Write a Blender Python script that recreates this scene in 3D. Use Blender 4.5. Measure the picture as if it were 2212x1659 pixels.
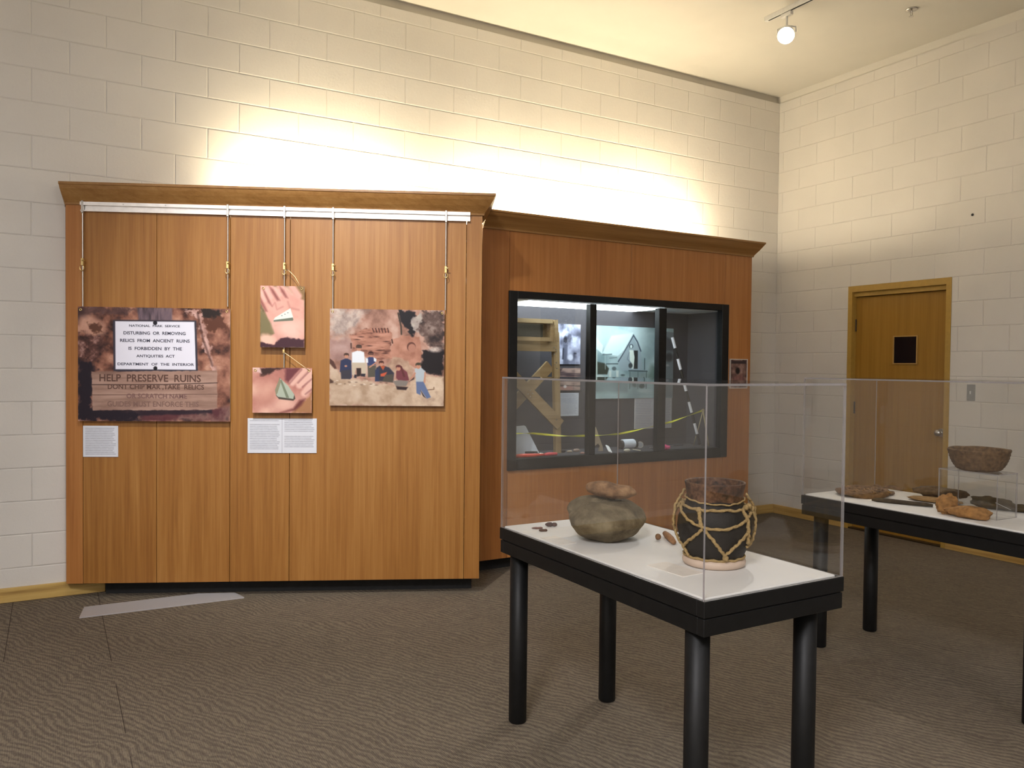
import bpy, math, random
import numpy as np
from mathutils import Vector, Matrix, noise as mnoise

random.seed(7)
S = bpy.context.scene
for o in list(bpy.data.objects):
    bpy.data.objects.remove(o, do_unlink=True)
C = S.collection

# ------------------------------------------------------------------ camera
E_X, D_Y, CEIL = 6.40, 5.707, 4.23
CAM_H = 1.469
f_px, yaw, pitch, roll = 1722.27, 0.523944, -0.0223344, 0.0105546
cy_, sy_, cp_, sp_ = math.cos(yaw), math.sin(yaw), math.cos(pitch), math.sin(pitch)
F = Vector((sy_ * cp_, cy_ * cp_, sp_)); R = Vector((cy_, -sy_, 0)); U = R.cross(F)
cr, sr = math.cos(roll), math.sin(roll)
R2 = cr * R + sr * U; U2 = -sr * R + cr * U
cam_d = bpy.data.cameras.new('camera'); cam = bpy.data.objects.new('camera', cam_d); C.objects.link(cam)
cam.matrix_world = Matrix(((R2.x, U2.x, -F.x, 0), (R2.y, U2.y, -F.y, 0), (R2.z, U2.z, -F.z, CAM_H), (0, 0, 0, 1)))
cam_d.sensor_width = 36; cam_d.sensor_fit = 'HORIZONTAL'; cam_d.lens = f_px / 2212 * 36; cam_d.clip_start = .02
S.camera = cam

# ------------------------------------------------------------------ world, exposure
w = bpy.data.worlds.new('world'); S.world = w; w.use_nodes = True
w.node_tree.nodes['Background'].inputs[0].default_value = (.9, .93, 1, 1)
w.node_tree.nodes['Background'].inputs[1].default_value = 0.0
S.view_settings.view_transform = 'Standard'; S.view_settings.look = 'None'
S.view_settings.gamma = 1; S.view_settings.use_curve_mapping = False
S.view_settings.exposure = 0.0
S.cycles.max_bounces = 7; S.cycles.diffuse_bounces = 4; S.cycles.glossy_bounces = 3; S.cycles.transparent_max_bounces = 24

# light settings (energies in W); the fixtures that carry them are built below
UP_E, UP_COL = 18, (1.0, .84, .56)
SPOT_COL = (1.0, .965, .93)
FILL_E, FILL_COL = 74, (.98, .965, 1.0)
DIFF_STR = 9.0

# ------------------------------------------------------------------ helpers
def lin(c):
    return tuple(((x / 255) / 12.92 if x / 255 <= .04045 else ((x / 255 + .055) / 1.055) ** 2.4) for x in c[:3])

def tag(o, label=None, cat=None, group=None, kind=None):
    if label: o['label'] = label
    if cat: o['category'] = cat
    if group: o['group'] = group
    if kind: o['kind'] = kind
    return o

def thing(name, loc, label, cat, group=None):
    o = bpy.data.objects.new(name, None); C.objects.link(o); o.location = loc; o.empty_display_size = .1
    return tag(o, label, cat, group)

def world_loc(o):
    v = Vector((0, 0, 0))
    while o is not None:
        v += Vector(o.location); o = o.parent
    return v

class MB:
    """collects geometry in world coordinates, links it as ONE mesh object"""
    def __init__(s): s.v = []; s.f = []; s.m = []; s.sm = []
    def add(s, vs, fs, mi=0, smooth=False, M=None):
        n = len(s.v)
        for p in vs:
            p = Vector(p)
            s.v.append(tuple(M @ p) if M else tuple(p))
        for q in fs: s.f.append(tuple(i + n for i in q)); s.m.append(mi); s.sm.append(smooth)
        return s
    def box(s, lo, hi, mi=0, M=None, bev=0.0):
        x0, y0, z0 = lo; x1, y1, z1 = hi
        if bev <= 0:
            vs = [(x0, y0, z0), (x1, y0, z0), (x1, y1, z0), (x0, y1, z0), (x0, y0, z1), (x1, y0, z1), (x1, y1, z1), (x0, y1, z1)]
            return s.add(vs, [(0, 3, 2, 1), (4, 5, 6, 7), (0, 1, 5, 4), (1, 2, 6, 5), (2, 3, 7, 6), (3, 0, 4, 7)], mi, False, M)
        b = bev; vs = []; idx = {}
        for xi, (xa, xs) in enumerate(((x0, 1), (x1, -1))):
            for yi, (ya, ys) in enumerate(((y0, 1), (y1, -1))):
                for zi, (za, zs) in enumerate(((z0, 1), (z1, -1))):
                    for ax in range(3):
                        p = [xa + xs * b, ya + ys * b, za + zs * b]; p[ax] = (xa, ya, za)[ax]
                        idx[(xi, yi, zi, ax)] = len(vs); vs.append(tuple(p))
        fs = []
        for ax in range(3):
            o1, o2 = [(1, 2), (2, 0), (0, 1)][ax]
            for side in (0, 1):
                loop = []
                for a, b2 in ((0, 0), (1, 0), (1, 1), (0, 1)):
                    k = [0, 0, 0]; k[ax] = side; k[o1] = a; k[o2] = b2; loop.append(idx[(*k, ax)])
                fs.append(tuple(loop if side else loop[::-1]))
        for ax in range(3):       # edges parallel to ax
            o1, o2 = [(1, 2), (2, 0), (0, 1)][ax]
            for a in (0, 1):
                for b2 in (0, 1):
                    q = []
                    for e, who in ((0, o1), (1, o1), (1, o2), (0, o2)):
                        k = [0, 0, 0]; k[ax] = e; k[o1] = a; k[o2] = b2; q.append(idx[(*k, who)])
                    fs.append(tuple(q if (a == b2) else q[::-1]))
        for xi in (0, 1):
            for yi in (0, 1):
                for zi in (0, 1):
                    t = [idx[(xi, yi, zi, a)] for a in range(3)]
                    fs.append(tuple(t if (xi + yi + zi) % 2 else t[::-1]))
        return s.add(vs, fs, mi, False, M)
    def prism(s, poly, z0, z1, mi=0, M=None):
        """polygon in xy extruded along z"""
        n = len(poly)
        vs = [(x, y, z0) for x, y in poly] + [(x, y, z1) for x, y in poly]
        fs = [tuple(range(n))[::-1], tuple(range(n, 2 * n))] + [(i, (i + 1) % n, n + (i + 1) % n, n + i) for i in range(n)]
        return s.add(vs, fs, mi, False, M)
    def cyl(s, a, b, r0, r1=None, n=24, mi=0, caps=True, smooth=True):
        r1 = r0 if r1 is None else r1
        a, b = Vector(a), Vector(b); d = (b - a).normalized()
        u = d.orthogonal().normalized(); v = d.cross(u)
        vs = []
        for k in range(n):
            t = 2 * math.pi * k / n; e = u * math.cos(t) + v * math.sin(t)
            vs.append(a + e * r0)
        for k in range(n):
            t = 2 * math.pi * k / n; e = u * math.cos(t) + v * math.sin(t)
            vs.append(b + e * r1)
        s.add(vs, [(i, (i + 1) % n, n + (i + 1) % n, n + i) for i in range(n)], mi, smooth)
        if caps:
            s.add(vs[:n], [tuple(range(n))[::-1]], mi); s.add(vs[n:], [tuple(range(n))], mi)
        return s
    def tube(s, pts, r, n=8, mi=0, closed=False, wob=0.0, twist=0.0):
        P = [Vector(p) for p in pts]; m = len(P); vs = []
        prev = None
        for i in range(m):
            if closed: d = P[(i + 1) % m] - P[i - 1]
            else: d = P[min(i + 1, m - 1)] - P[max(i - 1, 0)]
            d = d.normalized() if d.length > 1e-9 else Vector((0, 0, 1))
            if prev is None: u = d.orthogonal().normalized()
            else:
                u = prev - d * prev.dot(d); u = u.normalized() if u.length > 1e-6 else d.orthogonal().normalized()
            prev = u; v = d.cross(u)
            rr = (r[i] if isinstance(r, (list, tuple)) else r)
            for k in range(n):
                t = 2 * math.pi * k / n
                q = rr * (1 + wob * math.sin(2 * (t + twist * i)))
                vs.append(P[i] + (u * math.cos(t) + v * math.sin(t)) * q)
        fs = []
        for i in range(m if closed else m - 1):
            j = (i + 1) % m
            for k in range(n):
                fs.append((i * n + k, i * n + (k + 1) % n, j * n + (k + 1) % n, j * n + k))
        if not closed: fs += [tuple(range(n))[::-1], tuple(range((m - 1) * n, m * n))]
        return s.add(vs, fs, mi, True)
    def lathe(s, c, prof, n=48, mi=0, disp=None):
        cx, cy, cz = c; vs = []
        for i, (r, z) in enumerate(prof):
            for k in range(n):
                t = 2 * math.pi * k / n; x, y = math.cos(t), math.sin(t)
                rr, zz = r, z
                if disp: rr, zz = disp(r, z, t)
                vs.append((cx + x * rr, cy + y * rr, cz + zz))
        fs = [(i * n + k, i * n + (k + 1) % n, (i + 1) * n + (k + 1) % n, (i + 1) * n + k) for i in range(len(prof) - 1) for k in range(n)]
        if prof[0][0] > 1e-6: fs.append(tuple(range(n))[::-1])
        return s.add(vs, fs, mi, True)
    def blob(s, c, rx, ry, rz, amp=.06, fr=2.0, seed=0, nu=36, nv=22, rot=0.0, mi=0, flat=None, tilt=0.0, shape=None):
        """noisy ellipsoid; flat = z below which it is pressed flat (in unit coords)"""
        M = Matrix.Translation(Vector(c)) @ Matrix.Rotation(rot, 4, 'Z') @ Matrix.Rotation(tilt, 4, 'Y')
        vs = []; sd = Vector((seed * 7.3, seed * 3.1, seed * 1.7))
        for i in range(nv + 1):
            ph = math.pi * i / nv
            for k in range(nu):
                t = 2 * math.pi * k / nu
                p = Vector((math.sin(ph) * math.cos(t), math.sin(ph) * math.sin(t), -math.cos(ph)))
                q = 1 + amp * mnoise.noise(p * fr + sd) + amp * .4 * mnoise.noise(p * fr * 2.7 + sd)
                p = p * q
                if shape: p = shape(p)
                if flat is not None and p.z < flat: p.z = flat + (p.z - flat) * .12
                vs.append((p.x * rx, p.y * ry, p.z * rz))
        fs = [(i * nu + k, i * nu + (k + 1) % nu, (i + 1) * nu + (k + 1) % nu, (i + 1) * nu + k) for i in range(nv) for k in range(nu)]
        return s.add(vs, fs, mi, True, M)
    def build(s, name, mats, parent=None, loc=None):
        base = world_loc(parent) if parent is not None else Vector(loc or (0, 0, 0))
        me = bpy.data.meshes.new(name)
        me.from_pydata([(x - base.x, y - base.y, z - base.z) for x, y, z in s.v], [], s.f)
        if not isinstance(mats, (list, tuple)): mats = [mats]
        for m in mats: me.materials.append(m)
        me.polygons.foreach_set('material_index', s.m); me.polygons.foreach_set('use_smooth', s.sm); me.update()
        o = bpy.data.objects.new(name, me); C.objects.link(o)
        if parent is not None: o.parent = parent
        elif loc is not None: o.location = loc
        return o

def struct(name, mb, m, parent=None):
    o = mb.build(name, m, parent)
    if parent is None: o['kind'] = 'structure'
    return o

# ------------------------------------------------------------------ materials
class NT:
    def __init__(s, name):
        s.mat = bpy.data.materials.new(name); s.mat.use_nodes = True; s.t = s.mat.node_tree; s.n = s.t.nodes; s.n.clear()
        s.out = s.n.new('ShaderNodeOutputMaterial')
    def node(s, typ, **kw):
        n = s.n.new(typ)
        for k, v in kw.items(): setattr(n, k, v)
        return n
    def link(s, a, b): s.t.links.new(a, b)
    def val(s, x, sock):
        if hasattr(x, 'node'): s.link(x, sock)
        else: sock.default_value = x
    def math(s, op, a, b=0.0, clamp=False):
        n = s.node('ShaderNodeMath', operation=op, use_clamp=clamp); s.val(a, n.inputs[0]); s.val(b, n.inputs[1]); return n.outputs[0]
    def madd(s, a, b, c): o = s.math('MULTIPLY_ADD', a, b); s.val(c, o.node.inputs[2]); return o
    def coord(s): return s.node('ShaderNodeTexCoord').outputs['Object']
    def mapping(s, vec, scale=(1, 1, 1), rot=(0, 0, 0), loc=(0, 0, 0)):
        n = s.node('ShaderNodeMapping'); s.link(vec, n.inputs[0]); n.inputs['Scale'].default_value = scale; n.inputs['Rotation'].default_value = rot; n.inputs['Location'].default_value = loc
        return n.outputs[0]
    def noise(s, vec, scale, detail=3, rough=.5, dist=0):
        n = s.node('ShaderNodeTexNoise'); s.link(vec, n.inputs['Vector']); n.inputs['Scale'].default_value = scale; n.inputs['Detail'].default_value = detail
        n.inputs['Roughness'].default_value = rough; n.inputs['Distortion'].default_value = dist; return n.outputs['Fac']
    def ramp(s, fac, stops):
        n = s.node('ShaderNodeValToRGB'); s.link(fac, n.inputs[0]); r = n.color_ramp
        while len(r.elements) < len(stops): r.elements.new(.5)
        for e, (p, c) in zip(r.elements, stops): e.position = p; e.color = (*c, 1)
        return n.outputs[0]
    def mixc(s, fac, a, b, mode='MIX'):
        n = s.node('ShaderNodeMix', data_type='RGBA', blend_type=mode)
        s.val(fac, n.inputs[0]); s.val(a if hasattr(a, 'node') else (*a, 1), n.inputs[6]); s.val(b if hasattr(b, 'node') else (*b, 1), n.inputs[7]); return n.outputs[2]
    def bump(s, h, strength=.5, dist=.01):
        n = s.node('ShaderNodeBump'); s.link(h, n.inputs['Height']); n.inputs['Strength'].default_value = strength; n.inputs['Distance'].default_value = dist; return n.outputs[0]
    def pbr(s, col, rough=.6, metal=0, normal=None, spec=.5, emit=None, es=0):
        b = s.node('ShaderNodeBsdfPrincipled')
        s.val(col if hasattr(col, 'node') else (*col, 1), b.inputs['Base Color']); s.val(rough, b.inputs['Roughness']); b.inputs['Metallic'].default_value = metal
        b.inputs['Specular IOR Level'].default_value = spec
        if normal is not None: s.link(normal, b.inputs['Normal'])
        if emit: b.inputs['Emission Color'].default_value = (*emit, 1); b.inputs['Emission Strength'].default_value = es
        s.link(b.outputs[0], s.out.inputs[0]); return s.mat

def m_plain(name, col, rough=.6, metal=0, spec=.5, var=.06, sc=30, bump=0.0):
    t = NT(name); c = t.coord(); n = t.noise(c, sc, 3)
    a = tuple(max(0, x * (1 - var)) for x in col); b = tuple(min(1, x * (1 + var)) for x in col)
    col2 = t.ramp(n, [(.3, a), (.7, b)])
    return t.pbr(col2, rough, metal, t.bump(n, .4, bump) if bump else None, spec)

def m_block(name, axis, joint, col):
    """painted concrete block wall: running bond, 0.4064 x 0.2032"""
    t = NT(name); c = t.coord(); sx = t.node('ShaderNodeSeparateXYZ'); t.link(c, sx.inputs[0])
    u = sx.outputs[axis]; z = sx.outputs[2]; H = .2032
    zr = t.math('DIVIDE', z, H); row = t.math('FLOOR', zr); odd = t.math('FLOORED_MODULO', row, 2.0)
    sh = t.math('MULTIPLY', t.math('SUBTRACT', 1.0, odd), .2032)
    uu = t.math('DIVIDE', t.math('ADD', t.math('SUBTRACT', u, joint), sh), .4064)
    wob = t.math('MULTIPLY', t.math('SUBTRACT', t.noise(c, 14, 2), .5), .006)
    fu = t.math('FRACT', uu); du = t.math('MULTIPLY', t.math('MINIMUM', fu, t.math('SUBTRACT', 1.0, fu)), .4064)
    fz = t.math('FRACT', zr); dz = t.math('MULTIPLY', t.math('MINIMUM', fz, t.math('SUBTRACT', 1.0, fz)), H)
    d = t.math('ADD', t.math('MINIMUM', du, dz), wob)
    g = t.math('DIVIDE', d, .007, clamp=True)
    g2 = t.math('POWER', g, .6)
    fine = t.noise(c, 260, 2, .6); mid = t.noise(c, 60, 4, .65)
    cell = t.node('ShaderNodeTexVoronoi'); t.link(c, cell.inputs['Vector']); cell.inputs['Scale'].default_value = 130
    pit = t.math('MULTIPLY', t.math('LESS_THAN', cell.outputs['Distance'], .16), t.math('GREATER_THAN', mid, .56))
    h = t.math('ADD', t.math('ADD', t.math('MULTIPLY', g2, 1.0), t.math('MULTIPLY', fine, .16)), t.math('MULTIPLY', mid, .28))
    h = t.math('SUBTRACT', h, t.math('MULTIPLY', pit, .35))
    big = t.noise(c, 1.7, 3)
    colr = t.ramp(big, [(.3, tuple(x * .95 for x in col)), (.7, tuple(min(1, x * 1.03) for x in col))])
    colr = t.mixc(t.math('MULTIPLY', pit, .35), colr, tuple(x * .55 for x in col))
    colr = t.mixc(t.math('MULTIPLY', t.math('SUBTRACT', 1.0, g), .10), colr, tuple(x * .7 for x in col))  # shade in the joint grooves mixed into the paint colour
    return t.pbr(colr, .62, 0, t.bump(h, .75, .0045), .35)

def m_wood(name, lo, mid, hi, grain=46, zs=1.1, rough=.38, axis='Z', vari=.35):
    t = NT(name); c = t.coord(); oi = t.node('ShaderNodeObjectInfo')
    off = t.node('ShaderNodeCombineXYZ')
    r = t.math('MULTIPLY', oi.outputs['Random'], 17.0)
    for i in range(3): t.link(r, off.inputs[i])
    ad = t.node('ShaderNodeVectorMath', operation='ADD'); t.link(c, ad.inputs[0]); t.link(off.outputs[0], ad.inputs[1])
    sc = {'Z': (grain, grain, zs), 'X': (zs, grain, grain), 'Y': (grain, zs, grain)}[axis]
    sc2 = {'Z': (7, 7, .35), 'X': (.35, 7, 7), 'Y': (7, .35, 7)}[axis]
    n1 = t.noise(t.mapping(ad.outputs[0], sc), 1.0, 5, .62, .3)
    n2 = t.noise(t.mapping(ad.outputs[0], sc2), 1.0, 4, .55, 1.2)
    n3 = t.noise(t.mapping(ad.outputs[0], tuple(x * 4 for x in sc)), 1.0, 2, .6)
    k = t.math('ADD', t.math('ADD', t.math('MULTIPLY', n1, .5), t.math('MULTIPLY', n2, .35)), t.math('MULTIPLY', n3, .15))
    k = t.math('ADD', k, t.math('MULTIPLY', t.math('SUBTRACT', oi.outputs['Random'], .5), vari * .12))
    col = t.ramp(k, [(.34, lo), (.5, mid), (.66, hi)])
    return t.pbr(col, rough, 0, t.bump(n1, .12, .002), .45)

def m_carpet():
    t = NT('carpet_taupe'); c = t.coord()
    wn = t.node('ShaderNodeTexNoise'); t.link(c, wn.inputs['Vector']); wn.inputs['Scale'].default_value = 2.6; wn.inputs['Detail'].default_value = 3
    wr = t.node('ShaderNodeVectorMath', operation='SCALE'); t.link(wn.outputs['Color'], wr.inputs[0]); wr.inputs['Scale'].default_value = .17
    wn2 = t.node('ShaderNodeTexNoise'); t.link(c, wn2.inputs['Vector']); wn2.inputs['Scale'].default_value = 11; wn2.inputs['Detail'].default_value = 2
    wr2 = t.node('ShaderNodeVectorMath', operation='SCALE'); t.link(wn2.outputs['Color'], wr2.inputs[0]); wr2.inputs['Scale'].default_value = .03
    ad = t.node('ShaderNodeVectorMath', operation='ADD'); t.link(c, ad.inputs[0]); t.link(wr.outputs[0], ad.inputs[1])
    ad2 = t.node('ShaderNodeVectorMath', operation='ADD'); t.link(ad.outputs[0], ad2.inputs[0]); t.link(wr2.outputs[0], ad2.inputs[1])
    mp = t.mapping(ad2.outputs[0], (1, 1, 1), (0, 0, math.radians(62)))
    st1 = t.noise(t.mapping(mp, (10, 60, 1)), 1.0, 2, .5, .6)
    st2 = t.noise(t.mapping(mp, (22, 120, 1)), 1.0, 1, .5, .4)
    sm = t.node('ShaderNodeSeparateXYZ'); t.link(mp, sm.inputs[0])
    wv = t.madd(t.math('SINE', t.math('ADD', t.math('MULTIPLY', sm.outputs[1], 2 * math.pi / .030), t.math('MULTIPLY', st1, 5.0))), .5, .5)
    wv = t.math('MULTIPLY', wv, t.madd(t.noise(c, 16, 2), 1.6, .05), True)
    stripe = t.math('ADD', t.math('MULTIPLY', wv, .85), t.math('MULTIPLY', st2, .30), True)
    # fine cords running along y
    s0 = t.node('ShaderNodeSeparateXYZ'); t.link(c, s0.inputs[0])
    cord = t.math('SINE', t.math('MULTIPLY', s0.outputs[0], 2 * math.pi / .0075))
    fib = t.noise(t.mapping(c, (160, 40, 1)), 1.0, 3, .7)
    cc = t.ramp(stripe, [(.10, lin((100, 91, 80))), (.85, lin((129, 118, 102)))])
    cc = t.mixc(t.math('MULTIPLY', t.madd(cord, .5, .5), .22), cc, lin((76, 66, 60)))
    cc = t.mixc(t.math('MULTIPLY', t.math('GREATER_THAN', fib, .58), .42), cc, lin((78, 66, 62)))
    cc = t.mixc(t.math('MULTIPLY', t.math('LESS_THAN', fib, .40), .34), cc, lin((156, 146, 122)))
    # tile seams
    fx = t.math('FRACT', t.math('DIVIDE', t.math('SUBTRACT', s0.outputs[0], .252), .4572))
    dx = t.math('MULTIPLY', t.math('MINIMUM', fx, t.math('SUBTRACT', 1.0, fx)), .4572)
    seam = t.math('MULTIPLY', t.math('LESS_THAN', dx, .0022), t.math('GREATER_THAN', t.noise(c, 1.3, 1), .44))
    seam = t.math('MULTIPLY', seam, t.math('LESS_THAN', s0.outputs[0], .6))
    cc = t.mixc(t.math('MULTIPLY', seam, .7), cc, lin((52, 44, 40)))
    h = t.math('ADD', t.math('MULTIPLY', stripe, .5), t.math('ADD', t.math('MULTIPLY', cord, .15), t.math('MULTIPLY', fib, .7)))
    return t.pbr(cc, .95, 0, t.bump(h, .7, .004), .1)

def m_pane(name, tint=(1, 1, 1), rough=.0, strength=1.0, haze=0.0):
    """thin clear sheet: Schlick reflection over straight-through transmission"""
    t = NT(name); lw = t.node('ShaderNodeLayerWeight'); lw.inputs['Blend'].default_value = .5
    p = t.math('POWER', lw.outputs['Facing'], 5.0)
    r = t.madd(p, .96, .042 * strength)
    tr = t.node('ShaderNodeBsdfTransparent'); tr.inputs[0].default_value = (*tint, 1)
    gl = t.node('ShaderNodeBsdfGlossy'); gl.inputs['Roughness'].default_value = rough
    mx = t.node('ShaderNodeMixShader'); t.link(r, mx.inputs[0]); t.link(tr.outputs[0], mx.inputs[1]); t.link(gl.outputs[0], mx.inputs[2])
    last = mx
    if haze:
        df = t.node('ShaderNodeBsdfDiffuse'); df.inputs[0].default_value = (.8, .78, .78, 1)
        m2 = t.node('ShaderNodeMixShader'); m2.inputs[0].default_value = haze; t.link(mx.outputs[0], m2.inputs[1]); t.link(df.outputs[0], m2.inputs[2]); last = m2
    t.link(last.outputs[0], t.out.inputs[0]); return t.mat

def m_emit(name, col, st):
    t = NT(name); e = t.node('ShaderNodeEmission'); e.inputs[0].default_value = (*col, 1); e.inputs[1].default_value = st
    t.link(e.outputs[0], t.out.inputs[0]); return t.mat

def m_vcol(name, rough=.35, spec=.3):
    t = NT(name); a = t.node('ShaderNodeVertexColor'); a.layer_name = 'print'
    return t.pbr(a.outputs[0], rough, 0, None, spec)

def m_stone(name, c0, c1, c2, sc=9, rough=.85, bd=.01):
    t = NT(name); c = t.coord(); n = t.noise(c, sc, 6, .65); n2 = t.noise(c, sc * 7, 3, .7)
    col = t.ramp(n, [(.32, c0), (.5, c1), (.68, c2)])
    col = t.mixc(t.math('MULTIPLY', n2, .25), col, tuple(x * .5 for x in c1))
    h = t.math('ADD', n, t.math('MULTIPLY', n2, .35))
    return t.pbr(col, rough, 0, t.bump(h, .6, bd), .25)

PAINT = (.70, .67, .62)
M_WA = m_block('block_paint_back', 0, -.104, PAINT)
M_WB = m_block('block_paint_right', 1, 3.62, PAINT)
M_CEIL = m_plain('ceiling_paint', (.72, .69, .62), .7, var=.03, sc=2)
M_GAP_SHADE = m_plain('ceiling_gap_shade', (.50, .47, .41), .7, var=.03, sc=4)  # shade of the recessed band put into a darker colour
M_CARPET = m_carpet()
M_OAK = m_wood('oak_veneer', lin((134, 86, 36)), lin((154, 104, 48)), lin((170, 122, 64)))
M_OAK2 = m_wood('oak_veneer_red', lin((150, 94, 46)), lin((168, 110, 56)), lin((180, 124, 68)))
M_OAKX = m_wood('oak_molding', lin((132, 92, 46)), lin((152, 110, 60)), lin((166, 126, 74)), axis='X')
M_PINE = m_wood('pine_baseboard', lin((140, 104, 50)), lin((196, 162, 92)), lin((214, 184, 116)), grain=22, zs=.9, axis='X', rough=.5)
M_PINEY = m_wood('pine_baseboard_side', lin((140, 104, 50)), lin((190, 154, 88)), lin((208, 176, 110)), grain=22, zs=.9, axis='Y', rough=.5)
M_DOOR = m_wood('door_oak', lin((144, 104, 34)), lin((156, 116, 42)), lin((168, 128, 54)), grain=30, zs=.8, rough=.45)
M_DFRAME = m_plain('door_frame_paint', lin((176, 142, 66)), .45)
M_BLACK = m_plain('black_laminate', (.012, .012, .013), .42, var=.2)
M_BLKMAT = m_plain('black_base', (.010, .010, .010), .8, var=.2)
M_TBL = m_plain('black_table_paint', (.006, .006, .006), .5, spec=.3, var=.2)
M_WHITE = m_plain('white_board', (.80, .79, .77), .45, var=.015)
M_PAPER = m_plain('white_card', (.84, .85, .88), .6, var=.01)
M_CHAR = m_plain('charcoal_lining', lin((62, 60, 66)), .8, var=.1, sc=60)
M_ALU = m_plain('aluminium', (.80, .79, .77), .32, 1.0, var=.03)
M_STEEL = m_plain('steel', (.62, .60, .57), .3, 1.0, var=.05)
M_BRASS = m_plain('brass', (.80, .62, .28), .28, 1.0, var=.05)
M_BRONZE = m_plain('dark_bronze', (.06, .04, .02), .4, .6, var=.1)
M_ACR = m_pane('acrylic_sheet', (.985, .985, .98), 0.0, 1.0)
M_ACRE = m_pane('acrylic_edge', (.62, .58, .60), .12, 3.0, .22)
M_GLASS = m_pane('case_glass', (.97, .975, .97), 0.0, 1.0)
M_FROST = m_pane('frosted_plastic', (.9, .88, .9), .15, 1.2, .36)
M_PRINT = m_vcol('photo_print', .38)
M_WFIX = m_plain('white_enamel', (.78, .77, .74), .35)
M_LAMP = m_emit('lamp_face', (1, .98, 1), 60)
M_TUBE = m_emit('fluorescent_tube', (1, .88, .62), 6)
M_DIFF = m_emit('case_diffuser', (.86, .97, 1.0), DIFF_STR)
M_CORD = m_plain('twisted_cord', lin((164, 138, 92)), .9, var=.25, sc=160, bump=.003)
M_WIRE = m_plain('brass_wire', (.85, .68, .40), .35, .8)

# ------------------------------------------------------------------ room
X0, Y0 = -3.2, -3.4
WT = 4.155      # top of the block work, a recessed band above it
struct('floor', MB().box((X0 - .2, Y0 - .2, -.08), (E_X + .3, D_Y + .2, 0)), M_CARPET)
struct('ceiling', MB().box((X0 - .2, Y0 - .2, CEIL), (E_X + .3, D_Y + .2, CEIL + .1)), M_CEIL)
struct('wall_back', MB().box((X0 - .2, D_Y, 0), (E_X + .2, D_Y + .2, WT)), M_WA)
struct('trim_1', MB().box((X0 - .2, D_Y + .035, WT), (E_X + .2, D_Y + .2, CEIL)), M_GAP_SHADE)
DY0, DY1, DZ = 3.878, 4.857, 2.238         # door opening in the right wall
rw = MB()
rw.box((E_X, Y0 - .2, 0), (E_X + .2, DY0, WT)).box((E_X, DY1, 0), (E_X + .2, D_Y, WT)).box((E_X, DY0, DZ), (E_X + .2, DY1, WT))
struct('wall_right', rw, M_WB)
struct('trim_2', MB().box((E_X + .012, Y0 - .2, WT), (E_X + .2, D_Y + .035, CEIL)), M_CEIL)
struct('wall_left', MB().box((X0 - .2, Y0 - .2, 0), (X0, D_Y, CEIL)), M_WB)
struct('wall_front', MB().box((X0, Y0 - .2, 0), (E_X, Y0, CEIL)), M_WA)
# baseboards
struct('baseboard_back', MB().box((X0, D_Y - .02, 0), (.296, D_Y, .088), bev=.003).box((5.24, D_Y - .02, 0), (E_X, D_Y, .088), bev=.003), M_PINE)
struct('baseboard_right', MB().box((E_X - .02, Y0, 0), (E_X, DY0, .088), bev=.003).box((E_X - .02, DY1, 0), (E_X, D_Y - .02, .088), bev=.003), M_PINEY)
# door
dr = MB().box((E_X + .055, DY0 + .045, .012), (E_X + .10, DY1 - .045, DZ - .10))
door = dr.build('door_1', M_DOOR, None, (E_X + .055, DY0 + .045, .012)); door['kind'] = 'structure'
fr = MB()
fr.box((E_X - .006, DY0, 0), (E_X + .13, DY0 + .044, DZ)).box((E_X - .006, DY1 - .044, 0), (E_X + .13, DY1, DZ))
fr.box((E_X - .006, DY0 + .044, DZ - .055), (E_X + .13, DY1 - .044, DZ))
fr.box((E_X + .022, DY0 + .044, DZ - .096), (E_X + .13, DY1 - .044, DZ - .055))
fr.build('door_frame', M_DFRAME, door)
MB().box((E_X + .125, DY0, 0), (E_X + .2, DY1, DZ)).build('door_stop_panel', M_BLKMAT, door)
pw = MB().box((E_X + .050, 4.208, 1.532), (E_X + .058, 4.418, 1.762), 0).build('vision_panel', m_plain('dark_glass', (.006, .006, .009), .15), door)
wf = MB()
for a, b in (((4.198, 1.522), (4.428, 1.532)), ((4.198, 1.762), (4.428, 1.772)), ((4.198, 1.532), (4.208, 1.762)), ((4.418, 1.532), (4.428, 1.762))):
    wf.box((E_X + .044, a[0], a[1]), (E_X + .058, b[0], b[1]))
wf.build('panel_frame', m_plain('tan_metal', lin((176, 140, 78)), .4), door)
kb = MB().cyl((E_X + .055, 3.975, .95), (E_X + .048, 3.975, .95), .034).cyl((E_X + .048, 3.975, .95), (E_X + .02, 3.975, .95), .011)
kb.blob((E_X + .005, 3.975, .95), .022, .028, .028, 0).build('door_knob', M_STEEL, door)
for z in (1.88, 1.12, .30):
    MB().cyl((E_X + .05, DY1 - .046, z - .055), (E_X + .05, DY1 - .046, z + .055), .008, n=12).build('door_hinge', M_BRONZE, door)
MB().box((E_X - .004, DY0 + .02, 0), (E_X + .12, DY1 - .02, .012)).build('threshold', M_BRONZE, door)

# light switch
sw = thing('light_switch', (E_X, 3.70, 1.296), 'small grey metal light switch plate on the block wall right of the door', 'light switch')
MB().box((E_X - .006, 3.666, 1.230), (E_X, 3.733, 1.362), bev=.002).build('switch_plate', m_plain('grey_plate', (.30, .30, .29), .45), sw)
MB().box((E_X - .016, 3.695, 1.283), (E_X - .006, 3.705, 1.309), bev=.002).build('toggle', M_WFIX, sw)
# small plug in the wall
hole = MB().cyl((E_X - .003, 3.722, 2.722), (E_X, 3.722, 2.722), .010, n=14).build('wall_anchor', M_BLKMAT, None, (E_X, 3.722, 2.722))
tag(hole, 'tiny dark screw anchor high on the block wall above the door', 'wall anchor')

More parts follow.
